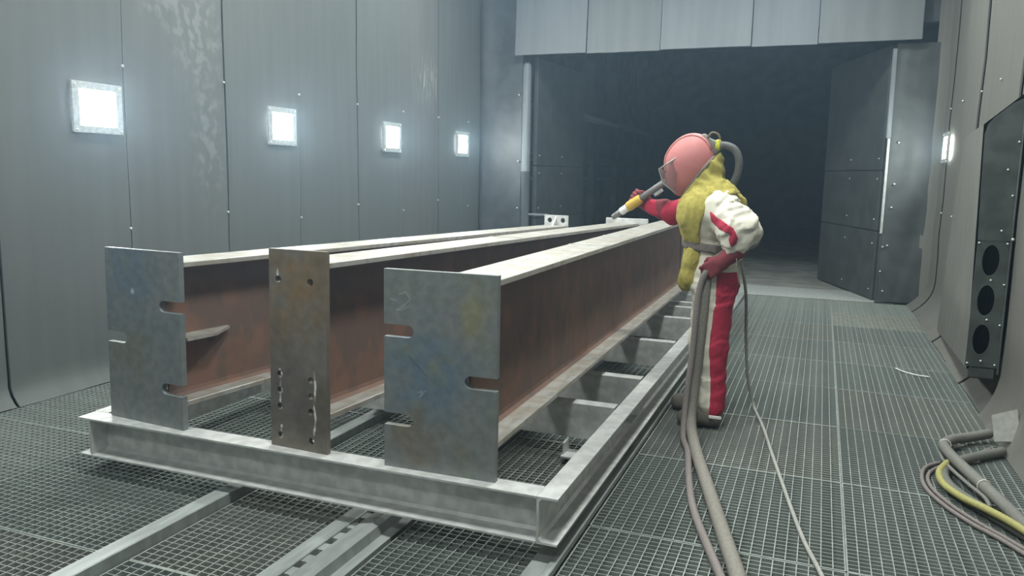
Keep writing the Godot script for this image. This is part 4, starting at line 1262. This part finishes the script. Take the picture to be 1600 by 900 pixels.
	tube(rs, smooth_path([L.call(-0.43, 1.05, -4.60), L.call(-0.42, 0.98, -4.595), L.call(-0.405, 0.90, -4.60)], 5), 0.004, 6)
	obj("cuff_strap", rs, trim, t)

func build_nozzle() -> void:
	# held blast nozzle: runs from its tip up towards the visor
	var tip := Vector3(-1.312, 1.222, -5.235)
	var rear := Vector3(-0.955, 1.468, -5.165)
	var ax := (rear - tip).normalized()
	var len := (rear - tip).length()
	var n := thing("blast_nozzle", "blasting nozzle with yellow sleeve held in the worker's right glove", "nozzle", tip)
	var side := ax.cross(Vector3.UP).normalized()
	var xf := Transform3D(Basis(side, ax, side.cross(ax)), Vector3.ZERO)
	var s := st_new(true)
	lathe(s, [[0.012, 0.0], [0.018, 0.0], [0.021, 0.03], [0.021, 0.075], [0.0, 0.075]], 18, xf)
	obj("tip", s, mat(c8(128, 128, 126), 0.5, 0.4, M.fine, 8.0), n)
	s = st_new(true)
	lathe(s, [[0.0, 0.07], [0.024, 0.07], [0.026, 0.075], [0.026, 0.135], [0.0, 0.135]], 18, xf)
	obj("white_collar", s, mat(c8(226, 226, 222), 0.5), n)
	s = st_new(true)
	lathe(s, [[0.0, 0.13], [0.030, 0.13], [0.033, 0.14], [0.033, 0.225], [0.028, 0.24], [0.0, 0.24]], 18, xf)
	obj("yellow_sleeve", s, mat(c8(212, 176, 78), 0.7, 0.0, M.fine, 8.0), n)
	s = st_new(true)
	lathe(s, [[0.0, 0.235], [0.022, 0.235], [0.022, len], [0.0, len]], 18, xf)
	obj("barrel", s, mat(c8(120, 118, 118), 0.6, 0.1, M.fine, 8.0), n)
	s = st_new()
	cbox(s, Vector3(-0.010, 0.33, -0.012), Vector3(0.010, 0.40, 0.012), 0.003)
	var lv := obj("trigger_lever", s, M.frame, n)
	lv.transform = xf * Transform3D(Basis.IDENTITY, Vector3(0.0, 0.0, -0.034))
	s = st_new(true)
	tube(s, smooth_path([xf * Vector3(0, 0.33, -0.03), xf * Vector3(0, 0.35, -0.055), xf * Vector3(0, 0.39, -0.05), xf * Vector3(0, 0.40, -0.025)], 5), 0.005, 6)
	obj("trigger_guard", s, M.dark, n)

# ------------------------------------------------------------------
func _ready() -> void:
	rng.seed = 7
	# camera
	var cam := Camera3D.new()
	cam.name = "camera"
	add_child(cam)
	cam.position = Vector3(0, 1.5, 0)
	cam.rotation = Vector3(deg_to_rad(-8.218), deg_to_rad(21.247), deg_to_rad(1.025))
	cam.fov = rad_to_deg(2.0 * atan(450.0 / 1233.1))
	cam.near = 0.05
	cam.far = 100.0
	cam.current = true
	# surroundings
	var we := WorldEnvironment.new()
	we.name = "environment"
	var env := Environment.new()
	env.background_mode = Environment.BG_COLOR
	env.background_color = Color.BLACK
	env.tonemap_mode = Environment.TONE_MAPPER_LINEAR
	env.tonemap_exposure = 0.86
	env.volumetric_fog_enabled = true
	env.volumetric_fog_density = 0.013   # blasting dust in the air
	env.volumetric_fog_albedo = Color(0.74, 0.87, 0.98)
	env.volumetric_fog_anisotropy = 0.75
	env.sdfgi_enabled = true
	env.ssao_enabled = true
	env.ssil_enabled = true
	we.environment = env
	add_child(we)

	make_materials()
	var sm := SphereMesh.new()
	sm.radius = 1.0; sm.height = 2.0; sm.radial_segments = 8; sm.rings = 4
	sphere_bolt = sm
	# lamps
	var wall_e := 3.0
	var zl := [-4.07, -6.05, -8.03, -9.93]
	for i in 4:
		wall_lamp(Vector3(-4.635, 1.89, zl[i]), 1.0, ["glaring square wall lamp farthest from the doorway on the sheet-lined wall", "glaring square wall lamp second farthest from the doorway", "glaring square wall lamp second closest to the doorway", "glaring square wall lamp closest to the doorway's round post"][i], wall_e)
	wall_lamp(Vector3(1.235, 1.87, -9.95), -1.0, "lone glaring wall lamp beyond the duct housing", wall_e)
	ceiling_lamp(Vector3(-1.8, 4.6, 1.4), "square ceiling floodlight over the empty grating at the closed end", 10.0)
	for i in 3:
		var z: float = [-2.0, -5.1, -8.3][i]
		var where: String = ["over the girders' end plates", "above the worker's helmet and the trolley", "close to the doorway curtain"][i]
		ceiling_lamp(Vector3(-3.1, 4.6, z), "square ceiling floodlight of the lamp-wall row, " + where, 12.0)
		ceiling_lamp(Vector3(-0.45, 4.6, z), "square ceiling floodlight of the duct-wall row, " + where, 12.0)

	build_room()
	build_rails()
	build_trolley()
	build_girders()
	build_duct()
	build_hoses()
	build_nozzle()
	build_person()
